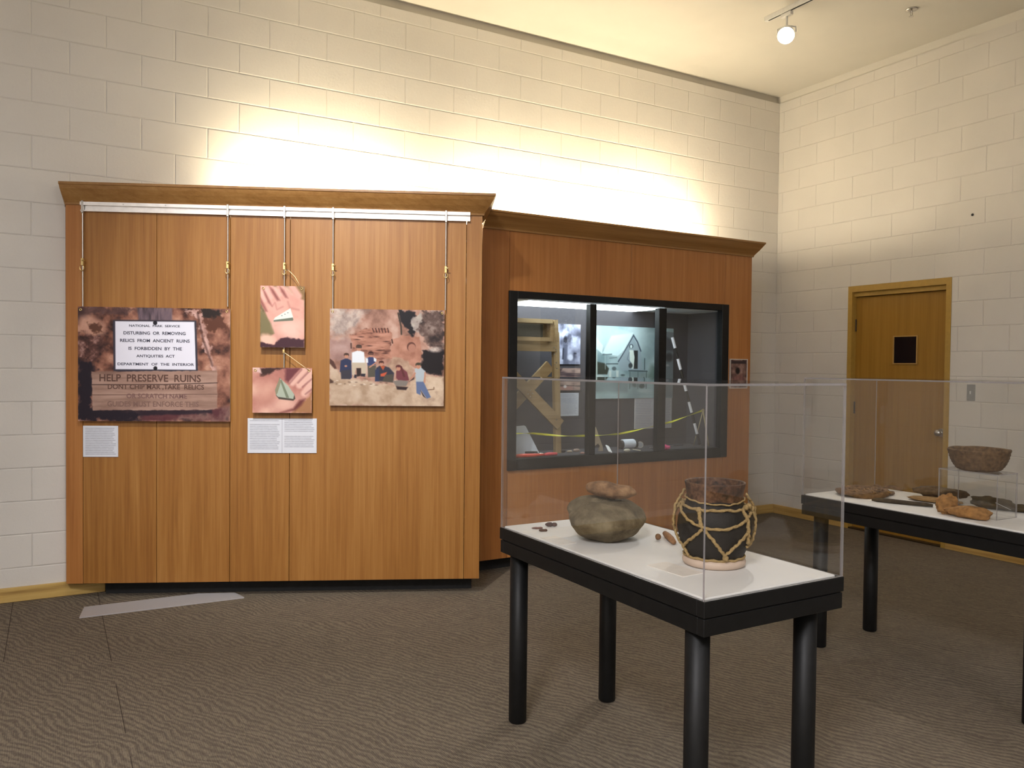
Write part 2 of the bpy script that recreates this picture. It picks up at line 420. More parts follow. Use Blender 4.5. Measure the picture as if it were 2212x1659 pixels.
# ------------------------------------------------------------------ left oak partition
ANG = math.radians(25)
A0 = Vector((2.388, 4.532, 0)); ud = Vector((math.cos(ANG), -math.sin(ANG), 0)); nd = Vector((-math.sin(ANG), -math.cos(ANG), 0))
def pf(u, z, off=0.0):            # point on the partition's face: u along, off out of it
    p = A0 + ud * u + nd * off; return Vector((p.x, p.y, z))
MF = Matrix(((ud.x, nd.x, 0, A0.x), (ud.y, nd.y, 0, A0.y), (0, 0, 1, 0), (0, 0, 0, 1)))   # local (u, out, z)
def fbox(mb, u0, u1, o0, o1, z0, z1, mi=0, bev=0.0): return mb.box((u0, o0, z0), (u1, o1, z1), mi, MF, bev)
ZB, ZT = .096, 2.455
part = thing('exhibit_partition', (A0.x, A0.y, 0), 'angled honey oak exhibit partition with the hanging color photographs, left of the glazed cabinet', 'display partition')
for u0, u1, mt in ((-2.55, -2.452, M_OAK2), (-2.449, -2.013, M_OAK), (-2.010, -1.570, M_OAK), (-1.567, -1.204, M_OAK), (-1.201, -.102, M_OAK), (-.099, 0.0, M_OAK)):
    b = MB(); fbox(b, u0, u1, -.02, 0, ZB, ZT, bev=.001); b.build('front_panel', mt, part)
L = pf(-2.55, 0); 
def wallp(p): return (p.x, D_Y - .004)
Rb = A0 + nd * -.40
b = MB(); b.prism([(L.x, L.y), (L.x - nd.x * .02, L.y - nd.y * .02), (L.x + .03, D_Y - .004), (L.x, D_Y - .004)], ZB, ZT); b.build('side_panel', M_OAK2, part)
b = MB(); fbox(b, -.022, -.001, -.43, -.021, ZB, ZT); b.build('side_panel', M_OAK2, part)
b = MB(); i0 = pf(-2.52, 0, -.022); i1 = pf(-.024, 0, -.022); i2 = pf(-.024, 0, -.43)
b.prism([(i0.x, i0.y), (i1.x, i1.y), (i2.x, i2.y), (2.50, D_Y - .03), (.13, D_Y - .03)], ZT - .10, ZT - .08); b.build('top_board', M_BLKMAT, part)
b = MB(); k0 = pf(-2.36, 0, -.115); k1 = pf(-.045, 0, -.115); k2 = pf(-.045, 0, -.42)
b.prism([(k0.x, k0.y), (k1.x, k1.y), (k2.x, k2.y), (2.45, D_Y - .03), (k0.x, D_Y - .03)], 0, ZB); b.build('toe_kick', M_BLKMAT, part)

def crown(path, name, mat, parent, z0, zt, proj, inward):
    """crown molding swept along a plan polyline; path = [(point, outward_miter_vector)]"""
    prof = [(0, z0 - .012), (.010, z0 - .012), (.012, z0), (.020, z0 + .012), (.045, z0 + .045), (.066, z0 + .078), (.074, zt - .018), (proj, zt - .014), (proj, zt), (-inward, zt), (-inward, zt - .02), (0, zt - .02)]
    mb = MB(); vs = []; n = len(prof)
    for p, m in path:
        for o, z in prof: vs.append((p.x + m.x * o, p.y + m.y * o, z))
    fs = []
    for i in range(len(path) - 1):
        for k in range(n):
            fs.append((i * n + k, i * n + (k + 1) % n, (i + 1) * n + (k + 1) % n, (i + 1) * n + k))
    fs += [tuple(range(n)), tuple(range((len(path) - 1) * n, len(path) * n))[::-1]]
    mb.add(vs, fs); return mb.build(name, mat, parent)
rl = Vector((-1, 0, 0)); mL = (nd + rl); k = 1 / (1 + nd.dot(rl)); mL = Vector((mL.x * k, mL.y * k, 0))
mR = nd + ud
crown([(Vector((L.x, D_Y - .004, 0)), rl * .35), (L, Vector((mL.x * .5, mL.y, 0))), (A0, mR), (A0 - nd * .40, ud)], 'crown_molding', M_OAKX, part, 2.44, 2.556, .080, .02)

# hanging rail with sliding rods
rail = thing('picture_rail', tuple(pf(-1.27, 2.41)), 'long silver aluminium picture hanging rail across the top of the oak partition', 'rail')
b = MB(); fbox(b, -2.456, -.079, .001, .010, 2.388, 2.462); fbox(b, -2.456, -.079, .010, .026, 2.424, 2.444); fbox(b, -2.456, -.079, .010, .019, 2.388, 2.396)
b.build('rail_channel', m_plain('satin_aluminium', (.86, .83, .80), .38, .85), rail)
for u in (-2.2, -1.95, -1.35, -.72, -.45):
    MB().cyl(pf(u, 2.434, .026), pf(u, 2.434, .029), .004, n=10).build('rail_screw', M_STEEL, rail)
ROD = [(-2.440, 1.80, 'outer left rod holding the large ruin sign photograph'), (-1.578, 1.82, 'rod at the right corner of the ruin sign photograph'),
       (-1.234, 1.165, 'middle rod carrying the two hand photographs'), (-.936, 1.815, 'rod at the left corner of the group photograph'),
       (-.232, 1.82, 'rod at the right corner of the group photograph')]
for i, (u, z1, lb) in enumerate(ROD):
    rd = thing('hanging_rod', tuple(pf(u, 2.42, .02)), 'thin steel ' + lb, 'hanging rod', 'rods on the picture rail')
    b = MB(); fbox(b, u - .007, u + .007, .020, .034, 2.375, 2.45, bev=.002); b.build('rail_slider', M_STEEL, rd)
    MB().cyl(pf(u, 2.385, .024), pf(u, z1, .022), .0045, n=10).build('rod', M_STEEL, rd)
    zh = 2.055
    b = MB(); fbox(b, u - .008, u + .008, .018, .034, zh, zh + .045, bev=.002); b.cyl(pf(u, zh + .03, .034), pf(u + .018, zh + .03, .038), .004, n=8)
    b.tube([pf(u + .012 * math.sin(t), zh - .015 + .016 * math.cos(t), .036) for t in np.linspace(.4, 5.4, 14)], .0025, 6)
    b.build('rod_hook', M_BRASS, rd)
    if i == 2:
        b = MB(); fbox(b, u - .007, u + .007, .026, .040, 1.535, 1.56, bev=.002); b.build('rod_hook', M_BRASS, rd)

# ------------------------------------------------------------------ printed pictures: tiny numpy painter
def fbm(h, wd, cell, seed, octv=4, stretch=(1, 1)):
    rs = np.random.RandomState(seed); out = np.zeros((h, wd)); a = 1.0; tot = 0
    for o in range(octv):
        cx = max(2, int(wd / max(1.2, cell * stretch[0]))) + 2; cyy = max(2, int(h / max(1.2, cell * stretch[1]))) + 2
        g = rs.rand(cyy + 2, cx + 2)
        ys = np.linspace(0, cyy, h); xs = np.linspace(0, cx, wd)
        yi = ys.astype(int); xi = xs.astype(int); fy = (ys - yi)[:, None]; fx = (xs - xi)[None]
        fy = fy * fy * (3 - 2 * fy); fx = fx * fx * (3 - 2 * fx)
        v = (g[yi][:, xi] * (1 - fy) * (1 - fx) + g[yi + 1][:, xi] * fy * (1 - fx) + g[yi][:, xi + 1] * (1 - fy) * fx + g[yi + 1][:, xi + 1] * fy * fx)
        out += v * a; tot += a; a *= .55; cell = max(1.3, cell / 2)
    return np.clip((out / tot - .5) * 1.7 + .5, 0, 1)

class Pic:
    """canvas whose drawing units are those of the rectangle (x0, y0)-(x1, y1), y down"""
    def __init__(s, rect, nx, ny, base):
        s.x0, s.y0, s.x1, s.y1 = rect; s.nx, s.ny = nx, ny
        s.a = np.ones((ny, nx, 3)) * np.array(base, float)
        s.X = (s.x0 + (np.arange(nx) + .5) / nx * (s.x1 - s.x0))[None].repeat(ny, 0)
        s.Y = (s.y0 + (np.arange(ny) + .5) / ny * (s.y1 - s.y0))[:, None].repeat(nx, 1)
        s.pu = (s.x1 - s.x0) / nx
    def put(s, m, c): m = np.clip(m, 0, 1)[..., None]; s.a = s.a * (1 - m) + np.array(c, float) * m
    def rock(s, cols, cell, seed, mask=None, stretch=(1, 1), octv=5, op=1.0):
        n = fbm(s.ny, s.nx, cell, seed, octv, stretch); k = np.clip(n, 0, .999) * (len(cols) - 1); i = k.astype(int); f_ = (k - i)[..., None]
        cols = np.array(cols, float); r = cols[i] * (1 - f_) + cols[np.minimum(i + 1, len(cols) - 1)] * f_
        m = (np.ones((s.ny, s.nx)) if mask is None else mask)[..., None] * op
        s.a = s.a * (1 - m) + r * m
    def mpoly(s, pts, soft=0.0, jit=0.0, seed=1):
        X, Y = s.X, s.Y
        if jit:
            X = X + (fbm(s.ny, s.nx, 9, seed, 3) - .5) * jit; Y = Y + (fbm(s.ny, s.nx, 9, seed + 5, 3) - .5) * jit
        ins = np.zeros(X.shape, bool); dm = np.full(X.shape, 1e9); n = len(pts)
        for i in range(n):
            xa, ya = pts[i]; xb, yb = pts[(i + 1) % n]
            if ya != yb:
                c = ((ya > Y) != (yb > Y)) & (X < (xb - xa) * (Y - ya) / (yb - ya) + xa); ins ^= c
            dx, dy = xb - xa, yb - ya; l2 = dx * dx + dy * dy + 1e-9
            t = np.clip(((X - xa) * dx + (Y - ya) * dy) / l2, 0, 1)
            dm = np.minimum(dm, np.hypot(X - xa - t * dx, Y - ya - t * dy))
        sd = np.where(ins, dm, -dm); sf = max(soft, s.pu * .7)
        return np.clip(sd / sf * .5 + .5, 0, 1)
    def poly(s, pts, c, soft=0, jit=0, seed=1, op=1.0): s.put(s.mpoly(pts, soft, jit, seed) * op, c)
    def mell(s, cx, cy, rx, ry, ang=0, soft=0):
        t = math.radians(ang); dx, dy = s.X - cx, s.Y - cy
        u = (dx * math.cos(t) + dy * math.sin(t)) / rx; v = (-dx * math.sin(t) + dy * math.cos(t)) / ry
        d = (1 - np.hypot(u, v)) * min(rx, ry); sf = max(soft, s.pu * .7); return np.clip(d / sf * .5 + .5, 0, 1)
    def ell(s, cx, cy, rx, ry, c, ang=0, soft=0, op=1.0): s.put(s.mell(cx, cy, rx, ry, ang, soft) * op, c)
    def mline(s, pts, wd, soft=0):
        dm = np.full(s.X.shape, 1e9)
        for i in range(len(pts) - 1):
            xa, ya = pts[i]; xb, yb = pts[i + 1]; dx, dy = xb - xa, yb - ya; l2 = dx * dx + dy * dy + 1e-9
            t = np.clip(((s.X - xa) * dx + (s.Y - ya) * dy) / l2, 0, 1); dm = np.minimum(dm, np.hypot(s.X - xa - t * dx, s.Y - ya - t * dy))
        sf = max(soft, s.pu * .7); return np.clip((wd / 2 - dm) / sf * .5 + .5, 0, 1)
    def line(s, pts, wd, c, soft=0, op=1.0): s.put(s.mline(pts, wd, soft) * op, c)

def lin_arr(a):
    a = np.clip(a, 0, 255) / 255; return np.where(a <= .04045, a / 12.92, ((a + .055) / 1.055) ** 2.4)

def print_board(name, P, quad, depth, pic, label=None, cat=None, group=None, parent=None, texts=(), core=(.75, .74, .72), mat=None):
    """a flat printed board. P(u, z, off) -> world; quad = u0, u1, z0, z1; depth = (back, front) offsets"""
    u0, u1, z0, z1 = quad; o0, o1 = depth; nx, ny = pic.nx, pic.ny
    base = P((u0 + u1) / 2, z0, o0); base = Vector(base) if parent is None else world_loc(parent)
    vs = []; fs = []; col = []
    us = np.linspace(u0, u1, nx + 1); zs = np.linspace(z1, z0, ny + 1)
    for z in zs:
        for u in us: vs.append(tuple(P(u, z, o1)))
    for j in range(ny):
        for i in range(nx):
            q = j * (nx + 1) + i; fs.append((q, q + nx + 1, q + nx + 2, q + 1))
    fc = lin_arr(pic.a).reshape(-1, 3) * .93
    n = len(vs)
    cs = [(u0, z0), (u1, z0), (u1, z1), (u0, z1)]
    vs += [tuple(P(u, z, o1 - .0004)) for u, z in cs] + [tuple(P(u, z, o0)) for u, z in cs]
    ex = [(n, n + 1, n + 5, n + 4), (n + 1, n + 2, n + 6, n + 5), (n + 2, n + 3, n + 7, n + 6), (n + 3, n, n + 4, n + 7), (n + 7, n + 6, n + 5, n + 4)]
    extra_cols = [core] * len(ex)
    tx_v = []; tx_f = []; tx_c = []
    for (s_, rx0, ry0, rx1, ry1, c) in texts:      # rect in picture units
        cu = bpy.data.curves.new('t', 'FONT'); cu.body = s_; cu.size = 1; cu.offset = .022; cu.resolution_u = 3
        to = bpy.data.objects.new('t', cu); C.objects.link(to)
        dg = bpy.context.evaluated_depsgraph_get(); dg.update(); me = to.evaluated_get(dg).to_mesh()
        co = [v.co.copy() for v in me.vertices]; pol = [tuple(p.vertices) for p in me.polygons]; to.evaluated_get(dg).to_mesh_clear()
        bpy.data.objects.remove(to, do_unlink=True); bpy.data.curves.remove(cu)
        if not co: continue
        ax0 = min(v.x for v in co); ax1 = max(v.x for v in co); ay0 = min(v.y for v in co); ay1 = max(v.y for v in co)
        m = len(vs) + len(tx_v)
        for v in co:
            px = rx0 + (v.x - ax0) / (ax1 - ax0) * (rx1 - rx0); py = ry1 - (v.y - ay0) / (ay1 - ay0) * (ry1 - ry0)
            uu = u0 + (px - pic.x0) / (pic.x1 - pic.x0) * (u1 - u0); zz = z1 - (py - pic.y0) / (pic.y1 - pic.y0) * (z1 - z0)
            tx_v.append(tuple(P(uu, zz, o1 + .0004)))
        tx_f += [tuple(i + m for i in p) for p in pol]; tx_c += [lin(c)] * len(pol)
    vs = [(x - base.x, y - base.y, z - base.z) for x, y, z in vs + tx_v]
    me = bpy.data.meshes.new(name); me.from_pydata(vs, [], fs + ex + tx_f); me.materials.append(mat or M_PRINT)
    at = me.color_attributes.new('print', 'FLOAT_COLOR', 'CORNER')
    allc = np.concatenate([fc, np.array(extra_cols), np.array(tx_c) if tx_c else np.zeros((0, 3))])
    tot = np.array([len(p.vertices) for p in me.polygons]); cc = np.repeat(allc, tot, axis=0)
    cc = np.concatenate([cc, np.ones((len(cc), 1))], 1).astype(np.float32); at.data.foreach_set('color', cc.ravel())
    me.update(); o = bpy.data.objects.new(name, me); C.objects.link(o)
    if parent is not None: o.parent = parent
    else: o.location = base
    return tag(o, label, cat, group)

def grommets(parent, P, spots, off, mat=None):
    for u, z in spots:
        c = Vector(P(u, z, off)); nn = (Vector(P(u, z, off + .01)) - c).normalized(); b = MB()
        a = nn.orthogonal().normalized(); v = nn.cross(a)
        b.tube([c + (a * math.cos(t) + v * math.sin(t)) * .0062 for t in np.linspace(0, 2 * math.pi, 17)[:-1]], .0026, 6, closed=True)
        b.build('grommet', mat or M_BRASS, parent)

# --- picture 1: park sign against sandstone
p = Pic((80, 105, 1395, 1088), 330, 248, (120, 84, 70))
p.rock([(40, 26, 28), (96, 60, 50), (138, 92, 76), (168, 118, 98), (196, 150, 128)], 26, 3)
p.rock([(44, 30, 34), (92, 66, 66), (110, 88, 92)], 40, 9, p.mpoly([(80, 105), (590, 105), (470, 190), (300, 165), (120, 200), (80, 190)], 20, 60, 2), op=.8)
p.rock([(70, 58, 66), (112, 94, 104), (130, 108, 112)], 14, 12, p.mpoly([(585, 105), (890, 105), (890, 215), (600, 215)], 8), stretch=(.5, 3))
p.poly([(80, 560), (200, 590), (240, 640), (205, 660), (205, 990), (640, 1000), (610, 1088), (80, 1088)], (34, 26, 38), 16, 50, 4)
p.poly([(1120, 110), (1300, 105), (1330, 170), (1290, 190), (1160, 190)], (38, 28, 26), 10, 40, 5)
p.poly([(1150, 190), (1340, 180), (1390, 300), (1250, 300), (1180, 270)], (92, 54, 40), 12, 50, 6)
p.rock([(150, 110, 100), (190, 150, 140), (214, 176, 168)], 14, 21, p.mpoly([(1010, 120), (1120, 130), (1180, 280), (1260, 560), (1290, 640), (1240, 640), (1140, 360), (1100, 200)], 10, 60, 7))
p.line([(1110, 150), (1160, 380), (1240, 600)], 12, (66, 40, 36), 10, .8)
p.rock([(160, 112, 96), (200, 152, 132), (222, 176, 154)], 24, 22, p.mell(200, 270, 120, 80, 20, 20), op=.8)
p.poly([(170, 250), (260, 240), (300, 320), (200, 330)], (98, 62, 48), 10, 40, 9)
p.rock([(52, 32, 30), (96, 62, 56), (180, 140, 132)], 10, 23, p.mpoly([(90, 330), (280, 360), (330, 480), (210, 600), (90, 540)], 14, 60, 8))
p.rock([(60, 44, 50), (130, 96, 90), (90, 50, 56)], 22, 24, p.mpoly([(610, 1000), (1395, 960), (1395, 1088), (610, 1088)], 14, 30, 10))
p.poly([(620, 1010), (940, 1005), (930, 1080), (620, 1085)], (84, 40, 48), 14, 20, 11, .7)
p.poly([(205, 990), (1230, 985), (1235, 1015), (600, 1040), (205, 1030)], (34, 26, 38), 8, 10, 3, .8)
p.poly([(378, 215), (1098, 210), (1114, 656), (384, 660)], (54, 52, 66), 5)
p.poly([(398, 226), (1082, 222), (1096, 638), (400, 640)], (236, 236, 250), 3)
pk = p.mpoly([(196, 662), (1282, 645), (1284, 975), (1210, 985), (205, 996)], 4, 8, 12)
p.rock([(134, 104, 92), (168, 136, 122), (184, 152, 138)], 16, 31, pk, stretch=(6, .8))
p.line([(196, 775), (830, 768), (1284, 750)], 7, (62, 44, 42)); p.line([(196, 862), (700, 858), (1284, 848)], 5, (104, 76, 68))
for q in ((742, 236, 18), (744, 628, 17)): p.ell(q[0], q[1], q[2], q[2], (26, 24, 34))
SG = (52, 54, 72); WD = (92, 66, 58); WF = (120, 90, 86); WG = (124, 96, 88)
tx = [('NATIONAL  PARK  SERVICE', 518, 252, 956, 272, SG), ('DISTURBING  OR  REMOVING', 470, 311, 1006, 339, SG), ('RELICS  FROM  ANCIENT  RUINS', 440, 376, 1042, 404, SG),
      ('IS  FORBIDDEN  BY  THE', 512, 444, 974, 472, SG), ('ANTIQUITIES  ACT', 580, 511, 912, 539, SG), ('DEPARTMENT  OF  THE  INTERIOR', 418, 582, 1080, 605, SG),
      ('HELP  PRESERVE  RUINS', 262, 682, 1140, 746, WD), ("DONT CHIP MAR ,TAKE  RELICS", 334, 768, 1168, 818, WD), ('OR SCRATCH NAME', 495, 848, 1020, 890, WF), ('GUIDES MUST ENFORCE THIS', 330, 915, 1122, 962, WG)]
ph1 = print_board('photo_print', pf, (-2.464, -1.560, 1.106, 1.805), (.026, .034), p, 'large color photograph of white park sign and carved planks against red rock', 'photograph', texts=tx)
grommets(ph1, pf, [(-2.448, 1.786), (-1.580, 1.790)], .035)

# --- picture 2: open palm holding a white pot sherd
p = Pic((153, 262, 598, 880), 132, 184, (198, 142, 128))
p.rock([(120, 96, 70), (150, 130, 96), (96, 84, 60)], 16, 5)
SK = (222, 166, 152); SKD = (170, 108, 98); SKL = (238, 196, 182)
p.poly([(153, 262), (250, 262), (590, 380), (598, 860), (300, 870), (153, 850), (300, 740), (250, 640), (200, 520), (153, 430)], SK, 8)
p.rock([(196, 132, 120), (222, 166, 152), (240, 200, 184)], 60, 6, p.mpoly([(153, 300), (250, 262), (520, 262), (598, 400), (598, 870), (160, 860), (290, 740), (240, 620)], 10), op=.6)
p.poly([(153, 520), (190, 540), (260, 640), (290, 735), (153, 735)], (128, 118, 84), 12)
p.poly([(500, 262), (598, 262), (598, 400), (560, 390)], (140, 110, 72), 10)
for a, b, c in (((170, 280), (262, 440), 60), ((240, 262), (325, 385), 66), ((355, 262), (420, 370), 66), ((470, 262), (540, 360), 60)):
    p.line([a, b], c, (228, 172, 160), 14)
for pg in ([(176, 290), (205, 330), (272, 468), (232, 430), (196, 360)], [(240, 266), (285, 300), (352, 408), (322, 412), (268, 330)], [(345, 266), (388, 305), (432, 384), (404, 378), (362, 320)], [(153, 380), (190, 450), (225, 520), (205, 520), (153, 430)]):
    p.poly(pg, (134, 74, 70), 12, 0, 1, .85)
for a, b in (((215, 300), (262, 380)), ((305, 290), (350, 350)), ((420, 290), (470, 340)), ((160, 330), (200, 410))): p.line([a, b], 22, (242, 200, 186), 18, .7)
p.ell(330, 520, 70, 90, (232, 176, 164), 20, 40, .6); p.ell(500, 470, 60, 110, (214, 150, 138), -20, 40, .5); p.line([(300, 660), (420, 640), (560, 720)], 8, (186, 126, 112), 16, .6)
p.line([(272, 466), (300, 430), (320, 500), (380, 470)], 7, (176, 112, 104), 12, .6); p.line([(430, 420), (450, 480), (540, 500)], 8, (176, 112, 104), 14, .6)
p.ell(440, 690, 130, 90, SKL, 20, 50); p.ell(220, 800, 80, 50, (240, 196, 176), 10, 20)
p.poly([(153, 830), (290, 850), (350, 790), (430, 780), (598, 800), (598, 880), (153, 880)], (70, 40, 50), 8, 14)
p.poly([(284, 616), (300, 590), (455, 488), (486, 600), (480, 608), (292, 622)], (112, 118, 104), 3)
p.poly([(286, 606), (300, 580), (455, 484), (484, 576), (300, 604)], (226, 234, 226), 3)
for q in ((370, 560), (400, 545), (430, 530)): p.ell(q[0], q[1], 6, 4, (110, 120, 126))
ph2 = print_board('photo_print', pf, (-1.375, -1.106, 1.570, 1.952), (.040, .046), p, 'small upright photograph of an open palm with white triangular pot sherd', 'photograph', 'hand photographs')
grommets(ph2, pf, [(-1.357, 1.935), (-1.124, 1.937)], .047)

# --- picture 3: palm holding a grey green sherd
p = Pic((80, 1083, 662, 1525), 174, 132, (206, 150, 136))
p.rock([(178, 116, 106), (206, 150, 136), (234, 190, 172)], 90, 15)
p.poly([(150, 1083), (440, 1083), (300, 1110), (200, 1165), (150, 1160)], (62, 40, 38), 10, 20)
p.poly([(400, 1083), (560, 1083), (480, 1170), (430, 1230), (400, 1200)], (112, 60, 66), 16, 10)
for a, b, c in (((600, 1090), (470, 1230), 60), ((662, 1130), (540, 1250), 70), ((662, 1230), (590, 1330), 70)): p.line([a, b], c, (230, 184, 170), 12)
for a, b in (((560, 1100), (440, 1240)), ((640, 1110), (525, 1230)), ((662, 1190), (570, 1270)), ((662, 1290), (600, 1340))): p.line([a, b], 9, (132, 78, 80), 10, .8)
p.line([(130, 1180), (240, 1170), (330, 1240), (210, 1440)], 14, (176, 116, 104), 30, .6)
p.ell(190, 1330, 110, 120, (214, 160, 142), 20, 50, .6); p.ell(400, 1450, 180, 60, (236, 192, 176), -15, 40, .6)
p.poly([(662, 1330), (662, 1525), (470, 1525), (520, 1440), (600, 1400)], (168, 120, 84), 12, 10)
p.poly([(540, 1400), (600, 1385), (560, 1450), (500, 1500), (350, 1525), (480, 1480)], (112, 60, 58), 14)
p.poly([(100, 1120), (80, 1083), (150, 1083), (170, 1140)], (224, 190, 184), 10)
p.poly([(345, 1180), (310, 1355), (340, 1390), (480, 1405), (500, 1385), (490, 1345)], (78, 70, 62), 4)
p.poly([(348, 1184), (312, 1350), (330, 1368), (480, 1388), (490, 1345), (430, 1260)], (176, 186, 170), 3)
p.poly([(348, 1205), (365, 1200), (440, 1378), (410, 1376)], (122, 132, 112), 3)
p.poly([(345, 1184), (300, 1300), (310, 1355), (325, 1330), (360, 1215)], (142, 140, 116), 3)
ph3 = print_board('photo_print', pf, (-1.421, -1.059, 1.163, 1.444), (.040, .046), p, 'small wide photograph of a hand with grey green pot sherd, below the other hand', 'photograph', 'hand photographs')
grommets(ph3, pf, [(-1.403, 1.427), (-1.076, 1.428)], .047)
# brass wires that hold the two hand pictures
for (pts, lb) in (([(-1.230, 2.055, .034), (-1.205, 2.050, .040), (-1.165, 2.010, .044), (-1.124, 1.939, .049)], 'curved brass picture wire from the middle rod to the upper hand photograph'),
                  ([(-1.240, 1.545, .040), (-1.200, 1.520, .044), (-1.140, 1.475, .046), (-1.076, 1.430, .049)], 'slanting brass picture wire between the two hand photographs')):
    sp = []; V = [pf(*q) for q in pts]
    b = MB().tube([V[0].lerp(V[1], t) for t in (0, .5)] + [V[1].lerp(V[2], t) for t in (0, .5)] + [V[2].lerp(V[3], t) for t in (0, .5, 1)], .0018, 6)
    tag(b.build('picture_wire', M_WIRE, None, tuple(V[0])), lb, 'wire', 'picture wires')

# --- picture 4: group in front of a cliff ruin
p = Pic((840, 495, 1980, 1460), 250, 212, (170, 134, 116))
p.rock([(128, 92, 78), (168, 126, 110), (190, 154, 138), (206, 178, 164)], 34, 41, octv=5)
p.rock([(140, 130, 128), (196, 184, 176), (222, 214, 206)], 16, 42, p.mpoly([(840, 495), (1180, 495), (1130, 640), (980, 780), (840, 760)], 50, 80, 3), op=.8)
p.rock([(140, 110, 110), (168, 138, 136)], 20, 43, p.mpoly([(840, 800), (1060, 790), (1060, 1000), (840, 1010)], 20, 30), op=.6)
ruin = p.mpoly([(1050, 760), (1180, 690), (1420, 690), (1460, 780), (1450, 980), (1300, 1010), (1060, 900)], 8, 30, 5)
p.rock([(84, 50, 42), (160, 110, 92), (182, 130, 110), (196, 146, 126)], 9, 44, ruin, stretch=(3, .7))
p.rock([(156, 106, 88), (178, 128, 108), (192, 142, 122)], 18, 45, p.mpoly([(1460, 790), (1560, 760), (1730, 770), (1760, 960), (1720, 1080), (1500, 1000), (1440, 960)], 6, 20, 6))
for x in range(6): p.line([(1262 + x * 30, 688 + x * -1), (1276 + x * 29, 724)], 9, (62, 34, 30), 3)
for q in ((1150, 772), (1400, 815), (1230, 860), (1330, 905), (1390, 935), (1110, 800), (1300, 770)): p.ell(q[0], q[1], 26, 5, (74, 44, 38), 0, 4)
p.line([(1455, 795), (1462, 830)], 12, (60, 36, 30), 3); p.line([(1050, 840), (1052, 885)], 12, (70, 44, 38), 3)
p.ell(1650, 865, 44, 48, (100, 62, 52), 0, 4); p.ell(1656, 878, 38, 42, (172, 122, 104), 0, 4)
p.poly([(1520, 500), (1680, 510), (1700, 560), (1640, 620), (1690, 720), (1665, 765), (1560, 640), (1520, 600)], (26, 22, 28), 8, 30, 7)
p.rock([(150, 140, 136), (190, 184, 174)], 12, 46, p.mpoly([(1640, 590), (1740, 510), (1780, 560), (1780, 690), (1690, 740)], 10, 40, 8), op=.9)
p.rock([(44, 34, 34), (96, 76, 70), (150, 132, 124)], 14, 47, p.mpoly([(1760, 500), (1980, 495), (1980, 870), (1860, 900), (1760, 780), (1720, 700)], 14, 60, 9))
p.poly([(1760, 900), (1980, 880), (1980, 1010), (1960, 1160), (1860, 1130), (1760, 1100)], (26, 20, 24), 10, 30, 10)
p.rock([(120, 96, 88), (214, 204, 196)], 10, 48, p.mell(1890, 890, 60, 26, 0, 12))
p.line([(1515, 530), (1545, 660), (1550, 740)], 14, (54, 46, 38), 5)
gr = p.mpoly([(840, 1010), (900, 1100), (1000, 1180), (1300, 1230), (1600, 1250), (1700, 1160), (1980, 1160), (1980, 1460), (840, 1460)], 16, 30, 11)
p.rock([(168, 142, 118), (192, 168, 146), (206, 186, 166)], 22, 49, gr, octv=5)
p.rock([(150, 118, 100), (204, 176, 152)], 16, 50, p.mpoly([(1400, 1060), (1480, 960), (1620, 1010), (1680, 1100), (1640, 1200), (1420, 1100)], 8, 20, 12))
p.rock([(176, 150, 130), (210, 186, 162), (224, 204, 182)], 16, 51, p.mpoly([(1640, 1200), (1760, 1150), (1980, 1170), (1980, 1460), (1680, 1460)], 10, 20, 13), op=.8)
p.poly([(840, 990), (880, 1020), (910, 1090), (890, 1095), (840, 1040)], (84, 54, 46), 5); p.poly([(840, 1190), (900, 1230), (840, 1240)], (80, 56, 46), 6)
p.line([(1790, 1300), (1880, 1290), (1880, 1270)], 8, (110, 80, 62), 4)
for k_ in range(40):
    rs = np.random.RandomState(k_); p.ell(880 + rs.rand() * 720, 1190 + rs.rand() * 70, 8 + 8 * rs.rand(), 6, (222, 208, 192) if k_ % 2 else (120, 98, 84), 0, 3, .7)
SKN = (190, 136, 112); DK = (44, 40, 52)
def head(x, y, r, hair): p.ell(x, y - r * .45, r * 1.05, r * .8, hair, 0, 3); p.ell(x, y + 2, r * .78, r * .95, SKN, 0, 3); p.ell(x, y - r * .75, r * .9, r * .45, hair, 0, 3)
# seated in navy at the far left
p.poly([(950, 1010), (1005, 985), (1055, 1010), (1060, 1180), (1040, 1195), (940, 1120)], (44, 52, 84), 5); p.poly([(950, 1110), (1050, 1100), (1045, 1195), (955, 1195)], (58, 56, 66), 5); head(1005, 965, 24, (70, 50, 42)); p.ell(1000, 1065, 14, 9, SKN, 0, 3)
# tall in white shirt, khaki trousers
p.poly([(1060, 930), (1125, 905), (1180, 925), (1190, 1040), (1060, 1050)], (226, 232, 240), 5); p.poly([(1058, 1030), (1200, 1030), (1200, 1160), (1160, 1165), (1150, 1080), (1100, 1085), (1085, 1165), (1062, 1150)], (192, 178, 158), 5); head(1128, 885, 28, (70, 52, 44)); p.line([(1110, 880), (1146, 880)], 7, (30, 24, 28)); p.poly([(1085, 1150), (1110, 1150), (1105, 1185), (1080, 1180)], DK, 4); p.poly([(1150, 1140), (1195, 1140), (1190, 1170), (1150, 1165)], DK, 4); p.poly([(1105, 1085), (1150, 1085), (1150, 1160), (1110, 1170)], (46, 34, 34), 5)
# navy vest, white sleeves
p.poly([(1205, 985), (1245, 965), (1290, 985), (1295, 1050), (1215, 1060)], (52, 62, 104), 4); p.poly([(1195, 985), (1218, 985), (1222, 1030), (1200, 1030)], (222, 226, 232), 3); p.poly([(1275, 975), (1302, 990), (1300, 1020), (1278, 1015)], (222, 226, 232), 3); p.poly([(1215, 1060), (1300, 1055), (1290, 1170), (1220, 1175)], (84, 80, 70), 5); head(1247, 948, 25, (60, 30, 28)); p.line([(1232, 948), (1264, 948)], 7, (24, 20, 24)); p.line([(1295, 1030), (1235, 1075)], 12, SKN, 3)
